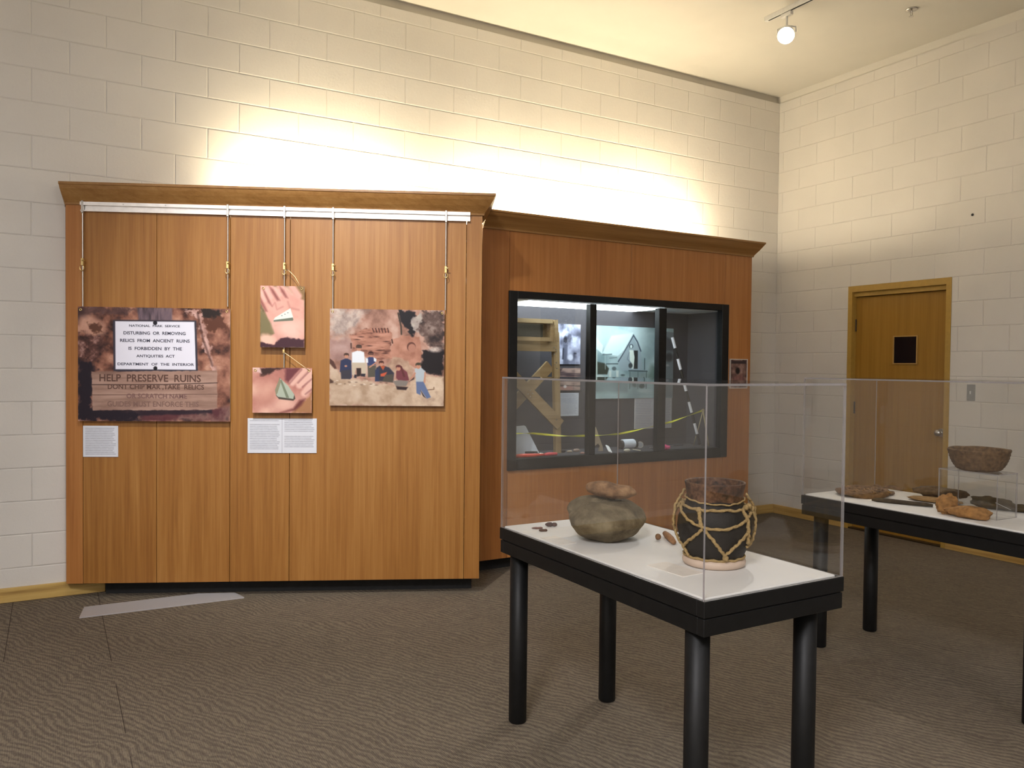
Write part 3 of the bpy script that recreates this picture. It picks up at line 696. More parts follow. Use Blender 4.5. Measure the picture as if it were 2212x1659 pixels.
# reclining in dark jacket with orange
p.poly([(1300, 1080), (1350, 1050), (1430, 1075), (1480, 1130), (1470, 1220), (1300, 1210)], (50, 50, 64), 6); p.poly([(1290, 1100), (1330, 1080), (1330, 1215), (1290, 1215)], (44, 54, 84), 5); p.poly([(1340, 1060), (1390, 1060), (1370, 1105)], (176, 84, 52), 4); p.poly([(1345, 1140), (1410, 1120), (1390, 1165), (1345, 1165)], (196, 88, 60), 5); p.poly([(1390, 1150), (1470, 1140), (1470, 1225), (1360, 1215)], (78, 72, 64), 6); head(1352, 1038, 24, (74, 40, 34))
# in maroon, sitting cross-legged
p.poly([(1500, 1110), (1560, 1080), (1610, 1120), (1630, 1200), (1540, 1220), (1500, 1180)], (112, 58, 66), 5); p.poly([(1465, 1210), (1540, 1200), (1625, 1210), (1600, 1260), (1500, 1260)], (128, 120, 114), 5); p.poly([(1500, 1262), (1620, 1270), (1600, 1300), (1510, 1295)], (48, 34, 38), 6); head(1524, 1080, 26, (92, 48, 46)); p.line([(1550, 1070), (1580, 1160)], 20, (92, 46, 46), 4)
# standing at the right in pale tee and jeans
p.poly([(1685, 1085), (1740, 1065), (1795, 1110), (1770, 1215), (1700, 1220)], (176, 186, 194), 5); p.poly([(1700, 1215), (1775, 1215), (1850, 1370), (1810, 1385), (1750, 1300), (1745, 1350), (1705, 1330)], (96, 112, 150), 5); p.poly([(1745, 1300), (1800, 1380), (1770, 1360)], (36, 36, 48), 4); head(1722, 1058, 28, (66, 60, 48)); p.line([(1690, 1130), (1650, 1190)], 14, SKN, 4); p.line([(1790, 1120), (1785, 1220)], 13, SKN, 4); p.poly([(1630, 1215), (1680, 1170), (1680, 1190)], (52, 40, 44), 5)
ph4 = print_board('photo_print', pf, (-.952, -.237, 1.210, 1.818), (.026, .034), p, 'wide color photograph of seven people sitting and standing below a stone cliff ruin', 'photograph')
grommets(ph4, pf, [(-.936, 1.800), (-.252, 1.800)], .035)

# --- small text cards: fine grey lines of print too small to read
def text_pic(wd, hg, nx, ny, cols=1, para=((0, 1),), ink=(158, 160, 172), base=(222, 225, 234), seed=1, head=None):
    p = Pic((0, 0, wd, hg), nx, ny, base); rs = np.random.RandomState(seed)
    cw = wd / cols
    for c in range(cols):
        for (a, b, ln) in para[c] if isinstance(para[0], list) else para:
            y = a * hg
            while y < b * hg:
                x = c * cw + cw * .07; end = c * cw + cw * (.93 - .1 * rs.rand())
                while x < end:
                    l = .8 + 2.6 * rs.rand(); p.line([(x, y), (min(x + l, end), y)], ln * .42, ink, .25, .55 + .3 * rs.rand()); x += l + .8
                y += ln
    return p
tp = text_pic(60, 56, 90, 90, 1, ((.08, .96, 3.1),), seed=2)
lb1 = print_board('text_card', pf, (-2.447, -2.240, .883, 1.075), (0, .006), tp, 'square white text card below the large park sign photograph', 'text card', core=(.8, .82, .85))
tp = text_pic(100, 52, 176, 96, 2, ([(.07, .10, 2.6), (.18, .90, 2.6)], [(.07, .42, 2.6), (.52, .84, 2.6)]), seed=5)
tp.line([(49.7, 0), (49.7, 52)], .5, (172, 172, 184))
lb2 = print_board('text_card', pf, (-1.459, -1.034, .908, 1.126), (0, .006), tp, 'wide white two-column text card below the hand photographs', 'text card', core=(.8, .82, .85))

# ------------------------------------------------------------------ right oak cabinet with the glazed case
CF = 4.93; CB = 5.40
cab = thing('glazed_cabinet', (3.91, CF, 0), 'long oak wall cabinet with the black framed glass case built into its front', 'display cabinet')
CX0, CX1 = 2.60, 5.22
for x0, x1, z0, z1, mt in ((CX0, 2.817, .097, 2.455, M_OAK2), (2.820, 3.910, 1.99, 2.455, M_OAK2), (3.913, 4.908, 1.99, 2.455, M_OAK2), (4.911, CX1, .097, 2.455, M_OAK2), (2.820, 3.910, .097, .735, M_OAK2), (3.913, 4.908, .097, .735, M_OAK2)):
    MB().box((x0, CF, z0), (x1, CF + .02, z1), bev=.001).build('front_panel', mt, cab)
MB().box((CX1 - .02, CF + .021, .097), (CX1, D_Y - .004, 2.455)).build('side_panel', M_OAK2, cab)
MB().box((CX0, CF + .021, 2.36), (CX1 - .021, D_Y - .03, 2.38)).build('top_board', M_BLKMAT, cab)
MB().box((2.50, CF + .11, 0), (CX1 - .06, D_Y - .03, .096)).build('toe_kick', M_BLKMAT, cab)
xm = Vector((0, -1, 0)); xr = Vector((1, 0, 0))
crown([(Vector((2.60, CF, 0)), xm), (Vector((CX1, CF, 0)), xm + xr), (Vector((CX1, D_Y - .004, 0)), xr)], 'crown_molding', M_OAKX, cab, 2.44, 2.550, .080, .02)
fx0, fx1, fz0, fz1 = 2.812, 4.945, .722, 2.006
b = MB()
b.box((fx0, 4.912, fz0), (2.880, 4.975, fz1), bev=.003).box((4.868, 4.912, fz0), (fx1, 4.975, fz1), bev=.003)
b.box((2.880, 4.912, fz1 - .052), (4.868, 4.962, fz1), bev=.003).box((2.880, 4.912, fz0), (4.868, 4.975, .803), bev=.003)
b.build('case_frame', M_TBL, cab)
for x0, x1 in ((3.518, 3.578), (4.190, 4.268)): MB().box((x0, 4.918, .803), (x1, 4.975, fz1 - .062), bev=.003).build('mullion', M_TBL, cab)
for x0, x1 in ((2.880, 3.518), (3.578, 4.190), (4.268, 4.868)): MB().box((x0, 4.950, .803), (x1, 4.955, fz1 - .062)).build('glass_pane', M_GLASS, cab)
M_CW = m_plain('case_ceiling_white', (.78, .79, .80), .6)
b = MB(); b.box((2.84, CB, .76), (4.93, CB + .012, 1.96)).box((2.828, 4.976, .76), (2.840, CB, 1.96)).box((4.93, 4.976, .76), (4.942, CB, 1.96)); b.build('case_lining', M_CHAR, cab)
MB().box((2.84, 4.976, .775), (4.93, CB, .795)).build('case_floor', M_CHAR, cab)
b = MB(); b.box((2.84, 4.976, 1.950), (4.93, CB, 1.965)); b.build('case_ceiling', M_CW, cab)
MB().box((3.02, 4.985, 1.944), (4.30, CB - .002, 1.950)).build('light_diffuser', M_DIFF, cab)

PX = lambda x, z, o=0.0: Vector((x, CB - .001 - o, z))       # point on the case's back wall
# bw photo of a person by a rock wall
p = Pic((0, 0, 236, 325), 72, 100, (150, 156, 176))
p.rock([(60, 62, 78), (120, 124, 146), (170, 176, 202), (214, 220, 244)], 40, 61, octv=4)
p.poly([(60, 60), (100, 40), (130, 70), (60, 110), (30, 90)], (206, 214, 240), 10, 20); p.poly([(150, 90), (210, 110), (180, 160), (140, 150)], (196, 204, 232), 10, 20, 3)
p.ell(88, 130, 18, 30, (46, 48, 60), 0, 6); p.poly([(64, 150), (112, 150), (104, 325), (70, 325)], (96, 100, 120), 8); p.line([(70, 200), (66, 280)], 14, (52, 54, 68), 6); p.ell(140, 270, 26, 26, (206, 212, 232), 0, 8); p.ell(185, 236, 12, 5, (40, 42, 54), 0, 3)
print_board('photo_print', PX, (3.523, 3.759, 1.490, 1.815), (0, .008), p, 'small upright black and white photograph of a person by pale rocks inside the case', 'photograph')
p = Pic((0, 0, 234, 181), 72, 56, (150, 126, 120))
p.rock([(96, 80, 82), (164, 140, 132), (190, 166, 154)], 14, 64, stretch=(5, .8))
for y in (40, 52, 100, 140): p.line([(0, y), (234, y + 6)], 7, (70, 58, 64), 3)
p.poly([(10, 5), (60, 0), (40, 30), (0, 40)], (80, 66, 70), 6); p.poly([(60, 70), (200, 66), (190, 98), (50, 96)], (128, 98, 92), 5); p.poly([(0, 150), (150, 146), (170, 181), (0, 181)], (168, 128, 120), 6); p.ell(85, 150, 16, 12, (220, 214, 214), 0, 4)
print_board('photo_print', PX, (3.528, 3.762, 1.277, 1.458), (0, .008), p, 'small brown photograph of weathered planks below the black and white one', 'photograph')
# big tent photo
p = Pic((0, 0, 1720, 1110), 190, 138, (150, 176, 180)); sx_ = 1720 / 1570.0
def T(x, y): return ((x - 50) * sx_, (y - 200))
p.rock([(112, 140, 146), (158, 184, 190), (206, 232, 238)], 90, 71)
p.poly([T(50, 200), T(1310, 240), T(1310, 300), T(900, 420), T(50, 560)], (190, 214, 218), 80, 60, 2, .6)
p.rock([(150, 180, 184), (204, 230, 234)], 50, 75, p.mpoly([T(60, 200), T(760, 280), T(300, 460), T(220, 560), T(60, 380)], 14), op=.6)
p.poly([T(790, 290), T(230, 640), T(500, 650), T(620, 560)], (222, 246, 250), 10); p.poly([T(790, 290), T(370, 350), T(200, 620), T(500, 650)], (212, 238, 244), 12)
p.poly([T(60, 340), T(110, 410), T(210, 500), T(200, 630), T(110, 560), T(60, 560)], (214, 240, 244), 10)
p.poly([T(790, 340), T(500, 740), T(560, 880), T(1000, 880), T(950, 570)], (150, 170, 180), 10)
p.poly([T(60, 580), T(105, 580), T(115, 970), T(60, 970)], (188, 206, 202), 6)
p.poly([T(110, 750), T(250, 770), T(330, 850), T(300, 940), T(115, 940)], (52, 60, 52), 10)
p.line([T(790, 345), T(700, 480), T(600, 620), T(510, 740)], 20, (60, 76, 92), 6); p.line([T(800, 330), T(880, 430), T(950, 570)], 26, (60, 78, 96), 6)
p.poly([T(812, 565), T(892, 565), T(892, 850), T(815, 850)], (24, 34, 38), 5)
p.ell(*T(757, 500), 46, 34, (62, 76, 88), 0, 5); p.ell(*T(757, 505), 24, 26, (214, 236, 238), 0, 4); p.poly([T(722, 560), T(800, 560), T(828, 670), T(808, 850), T(770, 850), T(735, 720)], (218, 234, 228), 5); p.line([T(720, 600), T(685, 700), T(760, 760)], 18, (120, 138, 152), 5)
p.ell(*T(750, 800), 44, 40, (54, 66, 72), 0, 8); p.line([T(1030, 690), T(1030, 860)], 18, (54, 78, 86), 5)
p.line([T(720, 880), T(1085, 888)], 18, (58, 78, 84), 4); p.poly([T(730, 900), T(1085, 905), T(1080, 1140), T(730, 1140)], (120, 140, 142), 10, 0, 1, .6)
for x in (740, 900, 1070): p.line([T(x, 900), T(x, 1160)], 12, (74, 94, 98), 4)
p.ell(*T(980, 1120), 60, 36, (58, 78, 80), 0, 10); p.line([T(1018, 990), T(1010, 1100)], 22, (52, 72, 76), 4); p.ell(*T(830, 1100), 50, 30, (90, 108, 110), 20, 10)
p.line([T(210, 640), T(380, 632)], 14, (70, 92, 98), 4); p.line([T(340, 690), T(480, 680)], 10, (90, 110, 118), 4); p.line([T(280, 780), T(500, 776)], 16, (68, 88, 94), 4); p.line([T(255, 650), T(262, 860)], 10, (170, 190, 190), 3)
for x in (355, 495): p.poly([T(x - 25, 880), T(x + 25, 880), T(x + 22, 1040), T(x - 22, 1040)], (200, 216, 214), 6)
p.ell(*T(430, 850), 46, 30, (96, 112, 116), 0, 8); p.ell(*T(170, 985), 70, 40, (190, 206, 206), 0, 8); p.ell(*T(600, 950), 44, 16, (84, 102, 106), 0, 6)
p.rock([(104, 122, 126), (136, 154, 158)], 40, 77, p.mpoly([T(50, 1010), T(720, 1000), T(700, 1220), T(50, 1220)], 30), op=.7)
p.ell(*T(1050, 1195), 150, 30, (176, 198, 204), 0, 10); p.poly([T(1080, 1010), T(1160, 780), T(1310, 800), T(1310, 1040)], (86, 112, 104), 50, 30, 4, .7)
p.poly([T(1450, 250), T(1620, 262), T(1620, 1300), T(1450, 1300)], (116, 124, 132), 8, 0, 1, .8); p.poly([T(1450, 330), T(1620, 400), T(1620, 560), T(1450, 560)], (80, 86, 96), 20, 10); p.ell(*T(1530, 660), 80, 70, (54, 58, 64), 0, 24); p.ell(*T(1500, 790), 40, 18, (170, 176, 184), 0, 8)
print_board('photo_print', PX, (3.900, 4.757, 1.205, 1.815), (0, .008), p, 'large old black and white photograph of a canvas tent camp inside the glass case', 'photograph')
tp = text_pic(58, 50, 80, 80, 1, [(.08, .14, 3), (.22, .92, 2.8)], ink=(150, 154, 168), base=(196, 202, 214), seed=8)
print_board('text_card', PX, (3.535, 3.751, 1.068, 1.256), (0, .005), tp, 'white text card inside the case, below the brown plank photograph', 'text card')
tp = text_pic(80, 52, 120, 80, 2, [(.06, .50, 2.8), (.56, .94, 2.8)], ink=(152, 154, 164), base=(190, 190, 198), seed=9)
print_board('text_card', PX, (4.337, 4.752, .940, 1.203), (0, .005), tp, 'wide white text card inside the case, below the tent photograph', 'text card')

# wooden sifting frame on its stand
M_TIM = m_wood('old_timber', lin((128, 104, 66)), lin((160, 136, 98)), lin((178, 156, 118)), grain=30, zs=1.0, rough=.7)
M_TIMX = m_wood('old_timber_x', lin((128, 104, 66)), lin((158, 134, 96)), lin((176, 154, 116)), grain=30, zs=1.0, rough=.7, axis='X')
st = thing('sifting_screen', (3.2, 5.2, .795), 'wooden archaeological sifting screen on crossed timber legs at the left end of the glass case', 'sifting screen')
def bar(mb, a, b_, wd, y0, y1, mi=0):
    a = Vector((a[0], 0, a[1])); b_ = Vector((b_[0], 0, b_[1])); d = (b_ - a).normalized(); n_ = Vector((-d.z, 0, d.x)) * wd / 2
    vs = [a + n_, b_ + n_, b_ - n_, a - n_]
    return mb.add([(v.x, y0, v.z) for v in vs] + [(v.x, y1, v.z) for v in vs], [(0, 1, 2, 3), (7, 6, 5, 4), (0, 4, 5, 1), (1, 5, 6, 2), (2, 6, 7, 3), (3, 7, 4, 0)], mi)
bar(MB(), (3.392, 1.735), (3.425, .795), .052, 5.19, 5.225).build('post', M_TIM, st)
bar(MB(), (2.87, 1.628), (3.385, 1.628), .086, 5.165, 5.19).build('cross_rail', M_TIMX, st)
bar(MB(), (2.93, 1.455), (3.425, 1.015), .088, 5.165, 5.189).build('brace', M_TIMX, st)
bar(MB(), (3.365, 1.478), (2.90, 1.05), .088, 5.226, 5.25).build('brace', M_TIMX, st)
b = MB(); b.box((2.87, 5.10, 1.795), (3.30, 5.22, 1.827)).box((2.87, 5.10, 1.66), (3.30, 5.118, 1.69)); bar(b, (3.325, 1.826), (3.335, 1.655), .03, 5.09, 5.12); b.box((3.29, 5.12, 1.66), (3.32, 5.30, 1.82))
b.build('screen_frame', M_TIMX, st)
MB().box((2.87, 5.225, 1.675), (3.30, 5.230, 1.80)).build('wire_mesh', m_plain('mesh_grey', lin((120, 122, 112)), .7, .3, var=.25, sc=300), st)
for x, z in ((3.372, 1.600), (3.356, 1.617), (3.374, 1.585), (3.358, 1.565), (3.378, 1.500), (3.362, 1.482), (3.382, 1.455), (3.14, 1.285), (3.125, 1.26), (3.165, 1.262), (3.145, 1.24), (3.385, 1.06)):
    MB().cyl((x, 5.164, z), (x, 5.161, z), .0045, n=8).build('rivet', M_STEEL, st)

FZ = .795
def one(name, mb, mat, label, cat, group=None):
    xs = [v[0] for v in mb.v]; ys = [v[1] for v in mb.v]; zs = [v[2] for v in mb.v]
    o = mb.build(name, mat, None, ((min(xs) + max(xs)) / 2, (min(ys) + max(ys)) / 2, min(zs))); return tag(o, label, cat, group)
# objects on the case floor
b = MB(); Mb = Matrix.Translation((2.99, 5.165, FZ + .003)) @ Matrix.Rotation(math.radians(-12), 4, 'X')
bd = [(-.10, 0), (.245, 0), (.145, .215), (.130, .225), (-.10, .210)]
b.add([(x, -.004, z) for x, z in bd] + [(x, .010, z) for x, z in bd], [(4, 3, 2, 1, 0), (5, 6, 7, 8, 9), (0, 1, 6, 5), (1, 2, 7, 6), (2, 3, 8, 7), (3, 4, 9, 8), (4, 0, 5, 9)], 0, False, Mb)
one('clipboard', b, m_plain('pale_blue_plastic', lin((206, 216, 230)), .4), 'white clipboard standing tilted in the left corner of the glass case floor', 'clipboard')
M_RED = m_plain('red_plastic', lin((226, 74, 56)), .35); M_PINKR = m_plain('red_handle', lin((232, 84, 92)), .35)
b = MB().tube([(2.92, 5.03, FZ + .014), (3.00, 5.035, FZ + .016), (3.10, 5.04, FZ + .014), (3.20, 5.045, FZ + .012)], [.012, .014, .013, .009], 10)
one('measuring_tape_handle', b, M_RED, 'long orange red tool handle on the case floor below the clipboard', 'tool')
b = MB().tube([(3.165, 5.085, FZ + .030), (3.12, 5.08, FZ + .031), (3.055, 5.075, FZ + .033)], [.005, .009, .008], 10)
one('folding_knife', b, M_BLKMAT, 'small black tool lying over the red handle in front of the clipboard', 'tool')
tr = thing('pointing_trowel', (3.28, 5.06, FZ), 'trowel with pinkish red handle on the case floor right of the clipboard', 'trowel')
MB().tube([(3.215, 5.06, FZ + .012), (3.25, 5.06, FZ + .014), (3.32, 5.055, FZ + .013)], [.010, .013, .011], 10).build('handle', M_PINKR, tr)
MB().tube([(3.155, 5.10, FZ + .02), (3.19, 5.07, FZ + .020), (3.22, 5.06, FZ + .014)], .004, 8).build('blade_shank', M_STEEL, tr)
for i, (x, y, rx, ry, rz, c, lb) in enumerate(((3.555, 5.22, .022, .010, .008, (178, 168, 132), 'pale yellowish bone fragment on the case floor beside the timber post'),
        (3.60, 5.21, .022, .014, .014, (50, 44, 42), 'dark pebble between the two pale fragments on the case floor'),
        (3.655, 5.20, .026, .012, .009, (164, 150, 132), 'grey buff stone flake left of the first mullion, on the case floor'),
        (3.735, 5.22, .032, .014, .014, (150, 132, 122), 'pinkish grey elongated stone beside the first mullion on the case floor'),
        (3.68, 5.06, .022, .012, .009, (170, 130, 118), 'small reddish flake at the foot of the pointed wooden stake'))):
    one('stone_flake' if i != 1 else 'pebble', MB().blob((x - .12, y, FZ + rz * .8), rx, ry, rz, .15, 2, i + 3, 16, 10), m_plain('flake_%s' % 'abcde'[i], lin(c), .8), lb, 'stone', 'stones on the case floor')
b = MB(); wv = [(3.745, FZ), (3.758, FZ + .045), (3.79, FZ + .062), (3.81, FZ + .038), (3.80, FZ), (3.84, FZ), (3.838, FZ + .03), (3.765, FZ + .195), (3.745, FZ + .17)]
b.add([(x, 5.17, z) for x, z in wv] + [(x, 5.185, z) for x, z in wv], [tuple(range(9))[::-1], tuple(range(9, 18))] + [(i, (i + 1) % 9, 9 + (i + 1) % 9, 9 + i) for i in range(9)])
one('stake', b, m_plain('pale_wood', lin((204, 190, 166)), .6), 'pale pointed wooden stake with notched foot, just right of the first mullion', 'stake')
b = MB().box((-.018, -.004, 0), (.018, .004, .085), 0, Matrix.Translation((3.80, 5.02, FZ + .006)) @ Matrix.Rotation(math.radians(24), 4, 'Y') @ Matrix.Rotation(math.radians(-55), 4, 'X'), bev=.0015)
one('scale_bar', b, M_PAPER, 'small white scale bar lying aslant on the case floor', 'scale')
tw = thing('twine_spool', (4.135, 5.24, FZ), 'fat spool of white twine lying on the case floor below the tent photograph', 'spool')
b = MB(); n_ = 14
b.cyl((4.085, 5.24, FZ + .040), (4.205, 5.235, FZ + .040), .033, .034, 28)
for i in range(n_): 
    x = 4.09 + i * .0082; b.tube([(x, 5.24 + .035 * math.cos(t), FZ + .040 + .035 * math.sin(t)) for t in np.linspace(0, 2 * math.pi, 21)[:-1]], .0042, 6, closed=True)
b.build('twine', m_plain('white_twine', lin((214, 222, 234)), .8), tw)
MB().cyl((4.06, 5.241, FZ + .036), (4.084, 5.241, FZ + .036), .036, .036, 24).build('spool_end', M_BLKMAT, tw); MB().cyl((4.206, 5.235, FZ + .036), (4.224, 5.235, FZ + .036), .036, .036, 24).build('spool_end', M_BLKMAT, tw)
cp = thing('compass', (4.275, 5.235, FZ), 'round steel compass standing on edge right of the twine spool', 'compass')
MB().cyl((4.27, 5.232, FZ + .027), (4.285, 5.250, FZ + .027), .027, .027, 28).build('compass_case', M_STEEL, cp)
MB().cyl((4.2665, 5.228, FZ + .027), (4.2695, 5.2315, FZ + .027), .021, .021, 28).build('dial', m_plain('dial_pale', lin((150, 156, 162)), .3), cp)
one('shell_fragment', MB().blob((3.98, 5.04, FZ + .012), .032, .016, .013, .18, 2.2, 21, 18, 10), m_plain('shell', lin((196, 192, 176)), .6), 'pale broken shell on the case floor in front of the twine spool', 'shell')
one('wooden_tag', MB().box((-.035, -.006, -.003), (.035, .006, .003), 0, Matrix.Translation((4.085, 5.05, FZ + .010)) @ Matrix.Rotation(math.radians(-12), 4, 'Z') @ Matrix.Rotation(math.radians(9), 4, 'Y'), bev=.001), m_plain('pale_stick', lin((226, 222, 200)), .5), 'short cream stick beside the broken shell on the case floor', 'stick')
ch = [(4.33 + .0065 * i, 5.18 + .004 * math.sin(i * 1.3), FZ + .005 + .002 * math.sin(i * 2.1)) for i in range(18)]
one('chain', MB().tube(ch, .0035, 6, wob=.4, twist=.9), M_STEEL, 'thin metal chain lying left of the second mullion on the case floor', 'chain')
b = MB().blob((4.355, 5.04, FZ + .022), .036, .022, .024, .25, 2.6, 31, 26, 14); b.blob((4.395, 5.035, FZ + .018), .036, .018, .016, .3, 3, 33, 22, 12, rot=.4)
one('flagging_tape', b, m_plain('hot_pink_tape', lin((250, 84, 150)), .4), 'crumpled hot pink flagging tape on the case floor behind the second mullion', 'flagging tape')
one('steel_pin', MB().tube([(4.47, 5.20, FZ + .006), (4.62, 5.22, FZ + .007), (4.74, 5.23, FZ + .006)], .0035, 8), M_STEEL, 'long thin steel pin on the case floor near the striped pole', 'pin')
# striped pole
po = thing('range_pole', (4.861, 5.2, FZ), 'black and white banded survey pole leaning in the right part of the glass case', 'range pole')
a = Vector((4.646, 5.28, 1.733)); b0 = Vector((4.861, 5.15, FZ + .012)); N = 10
MWHT = m_plain('pole_white', lin((226, 226, 232)), .4)
for i in range(N):
    q0, q1 = a.lerp(b0, i / N), a.lerp(b0, (i + 1) / N); MB().cyl(q0, q1, .013 if i < 5 else .012, n=16).build('white_band' if i % 2 == 0 else 'black_band', MWHT if i % 2 == 0 else M_TBL, po)
MB().cyl(b0, b0 + (b0 - a).normalized() * .012, .010, .002, 12).build('pole_tip', M_STEEL, po)
b = MB(); ap = Vector((4.872, 5.13, 1.105))
b.tube([ap, (4.93, 5.11, .95), (4.985, 5.09, FZ + .004)] if False else [ap, (4.895, 5.115, .95), (4.916, 5.10, FZ + .004)], .005, 8); b.tube([ap, (4.86, 5.17, .95), (4.845, 5.21, FZ + .004)], .004, 8)
b.tube([ap + Vector((.012 * math.cos(t), 0, .010 * math.sin(t))) for t in np.linspace(0, 6.28, 13)[:-1]], .004, 6, closed=True)
one('surveyor_stake', b, m_plain('stake_wood', lin((186, 170, 130)), .6), 'thin wooden twin stakes holding the yellow tape at the right end of the case', 'stake')
tpp = [(2.90, 5.15, .966), (3.069, 5.15, .964), (3.159, 5.15, .961), (3.39, 5.145, .936), (3.52, 5.14, .928), (3.652, 5.14, .927), (3.81, 5.14, .925), (3.982, 5.14, .931), (4.138, 5.14, .952), (4.382, 5.14, .991), (4.533, 5.14, 1.015), (4.713, 5.135, 1.063), (4.866, 5.132, 1.103)]
V = []; 
for i in range(len(tpp) - 1):
    for t in (0, .25, .5, .75): V.append(Vector(tpp[i]).lerp(Vector(tpp[i + 1]), t))
V.append(Vector(tpp[-1])); b = MB(); vs = []
for i, q in enumerate(V):
    a_ = i * .33; dz = Vector((0, math.sin(a_), math.cos(a_))); n2 = Vector((0, -dz.z, dz.y)) * .0006
    vs += [q + dz * .0075 + n2, q - dz * .0075 + n2, q - dz * .0075 - n2, q + dz * .0075 - n2]
fs = []
for i in range(len(V) - 1):
    for k in range(4): fs.append((i * 4 + k, i * 4 + (k + 1) % 4, i * 4 + 4 + (k + 1) % 4, i * 4 + 4 + k))
b.add(vs, fs, 0, False); one('barrier_tape', b, m_plain('yellow_tape', lin((214, 214, 50)), .35), 'twisted yellow tape strung low across the whole glass case', 'tape')

# small framed picture on the cabinet's right stile
p = Pic((0, 0, 40, 50), 48, 60, (120, 92, 84)); p.rock([(70, 52, 52), (128, 98, 88), (170, 140, 132)], 12, 81); p.ell(18, 20, 5, 6, (28, 22, 22), 0, 1.5); p.poly([(2, 2), (38, 2), (38, 7), (2, 7)], (58, 46, 50), 1); p.poly([(8, 28), (32, 26), (36, 46), (6, 46)], (150, 104, 100), 3, 0, 1, .6)
FP = lambda x, z, o=0.0: Vector((x, CF - o, z))
fr_ = thing('framed_photo', (5.075, CF, 1.355), 'small framed reddish photograph on the right end of the oak cabinet', 'framed picture')
b = MB(); 
for x0, x1, z0, z1 in ((4.972, 5.178, 1.544, 1.551), (4.972, 5.178, 1.30, 1.307), (4.972, 4.979, 1.307, 1.544), (5.171, 5.178, 1.307, 1.544)): b.box((x0, CF - .012, z0), (x1, CF, z1))
b.build('frame', m_plain('frame_silver', (.72, .68, .64), .4, .4), fr_)
print_board('picture', FP, (4.979, 5.171, 1.307, 1.544), (0, .006), p, parent=fr_)

# fluorescent strips standing on the tops, washing the wall
def uplight(x0, x1, y, z, rot, label, e):
    t = thing('fluorescent_fixture', ((x0 + x1) / 2, y, z), label, 'light fixture', 'strip lights on top of the oak units')
    M = Matrix.Translation(((x0 + x1) / 2, y, z)) @ Matrix.Rotation(rot, 4, 'Z'); h = (x1 - x0) / 2
    MB().box((-h, -.045, 0), (h, .045, .04), 0, M, bev=.003).build('fixture_body', M_WFIX, t)
    a_ = M @ Vector((-h + .02, 0, .062)); b_ = M @ Vector((h - .02, 0, .062)); MB().cyl(a_, b_, .016, n=16).build('tube', M_TUBE, t)
    for (e_, a_, spr_, yo, zo) in ((e, 138, 180, 0, .085), (e * 1.9, 121, 112, .03, .085)):
        ld = bpy.data.lights.new('uplight', 'AREA'); ld.shape = 'RECTANGLE'; ld.size = 2 * h - .04; ld.size_y = .05; ld.energy = e_; ld.color = UP_COL; ld.spread = math.radians(spr_)
        lo = bpy.data.objects.new('uplight', ld); C.objects.link(lo); lo.parent = t; lo.location = (0, yo, zo); lo.rotation_euler = (math.radians(a_), 0, rot)
uplight(1.15, 2.35, 5.42, 2.375, 0, 'fluorescent strip light hidden on top of the left oak partition', UP_E)
uplight(2.72, 3.94, 5.42, 2.380, 0, 'fluorescent strip light on the left half of the oak cabinet top', UP_E)
uplight(3.98, 5.10, 5.42, 2.380, 0, 'fluorescent strip light on the right half of the oak cabinet top', UP_E)
bl = thing('fill_bulb_holder', (5.02, 5.05, 2.38), 'added fill bulb in a plain holder at the right end of the oak cabinet top', 'light fixture')  # unseen bulb added to brighten the upper right wall
MB().lathe((5.02, 5.05, 2.38), [(.045, 0), (.045, .02), (.03, .045), (.0, .045)], 24).build('holder', M_WFIX, bl)
MB().blob((5.02, 5.05, 2.38 + .082), .03, .03, .04, 0).build('bulb', m_emit('fill_bulb_glow', (1, .9, .7), 8), bl)
pl = bpy.data.lights.new('bulb', 'POINT'); pl.energy = 30; pl.color = (1, .86, .62); pl.shadow_soft_size = .03
po_ = bpy.data.objects.new('bulb', pl); C.objects.link(po_); po_.parent = bl; po_.location = (0, 0, .16)

# ------------------------------------------------------------------ ceiling: tracks, spot heads, sprinkler, added fill panels
def track(x, y0, y1, label):
    t = thing('light_track', (x, (y0 + y1) / 2, CEIL - .036), label, 'light track', 'ceiling light tracks')
    MB().box((x - .018, y0, CEIL - .034), (x + .018, y1, CEIL), bev=.002).build('track_rail', M_WFIX, t)
    MB().box((x - .006, y0 + .03, CEIL - .0355), (x + .006, y1 - .03, CEIL - .034)).build('track_slot', M_BLKMAT, t)
def spot(x, y, aim, e, label, size=70, blend=.6, rad=.05, lit=True):
    z = CEIL - .036; t = thing('track_spotlight', (x, y, z), label, 'spotlight', 'spotlights on the ceiling tracks')
    c = Vector((x, y, z - .155)); d = (Vector(aim) - c).normalized()
    MB().box((x - .016, y - .05, z - .028), (x + .016, y + .05, z), bev=.003).build('track_adapter', M_WFIX, t)
    b = MB().cyl((x, y, z - .028), (x, y, z - .10), .008, n=12); b.build('stem', M_WFIX, t)
    u_ = d.cross(Vector((0, 0, 1))).normalized(); b = MB()
    b.tube([c + u_ * .068, c + u_ * .066 + Vector((0, 0, .04)), Vector((x, y, z - .095)), c - u_ * .066 + Vector((0, 0, .04)), c - u_ * .068], .005, 8); b.build('yoke', M_WFIX, t)
    b = MB().cyl(c - d * .085, c - d * .02, .034, .052, 28, caps=True); b.cyl(c - d * .02, c + d * .05, .052, .062, 28, caps=False); b.build('lamp_housing', M_WFIX, t)
    MB().cyl(c + d * .040, c + d * .044, .058, .058, 28).build('lamp_face', M_LAMP, t)
    ld = bpy.data.lights.new('spot', 'SPOT'); ld.energy = e; ld.color = SPOT_COL; ld.spot_size = math.radians(size); ld.spot_blend = blend; ld.shadow_soft_size = rad
    lo = bpy.data.objects.new('spot', ld); C.objects.link(lo); lo.parent = t
    p0 = c + d * .062; lo.location = p0 - Vector((x, y, z)); lo.rotation_euler = d.to_track_quat('-Z', 'Y').to_euler()
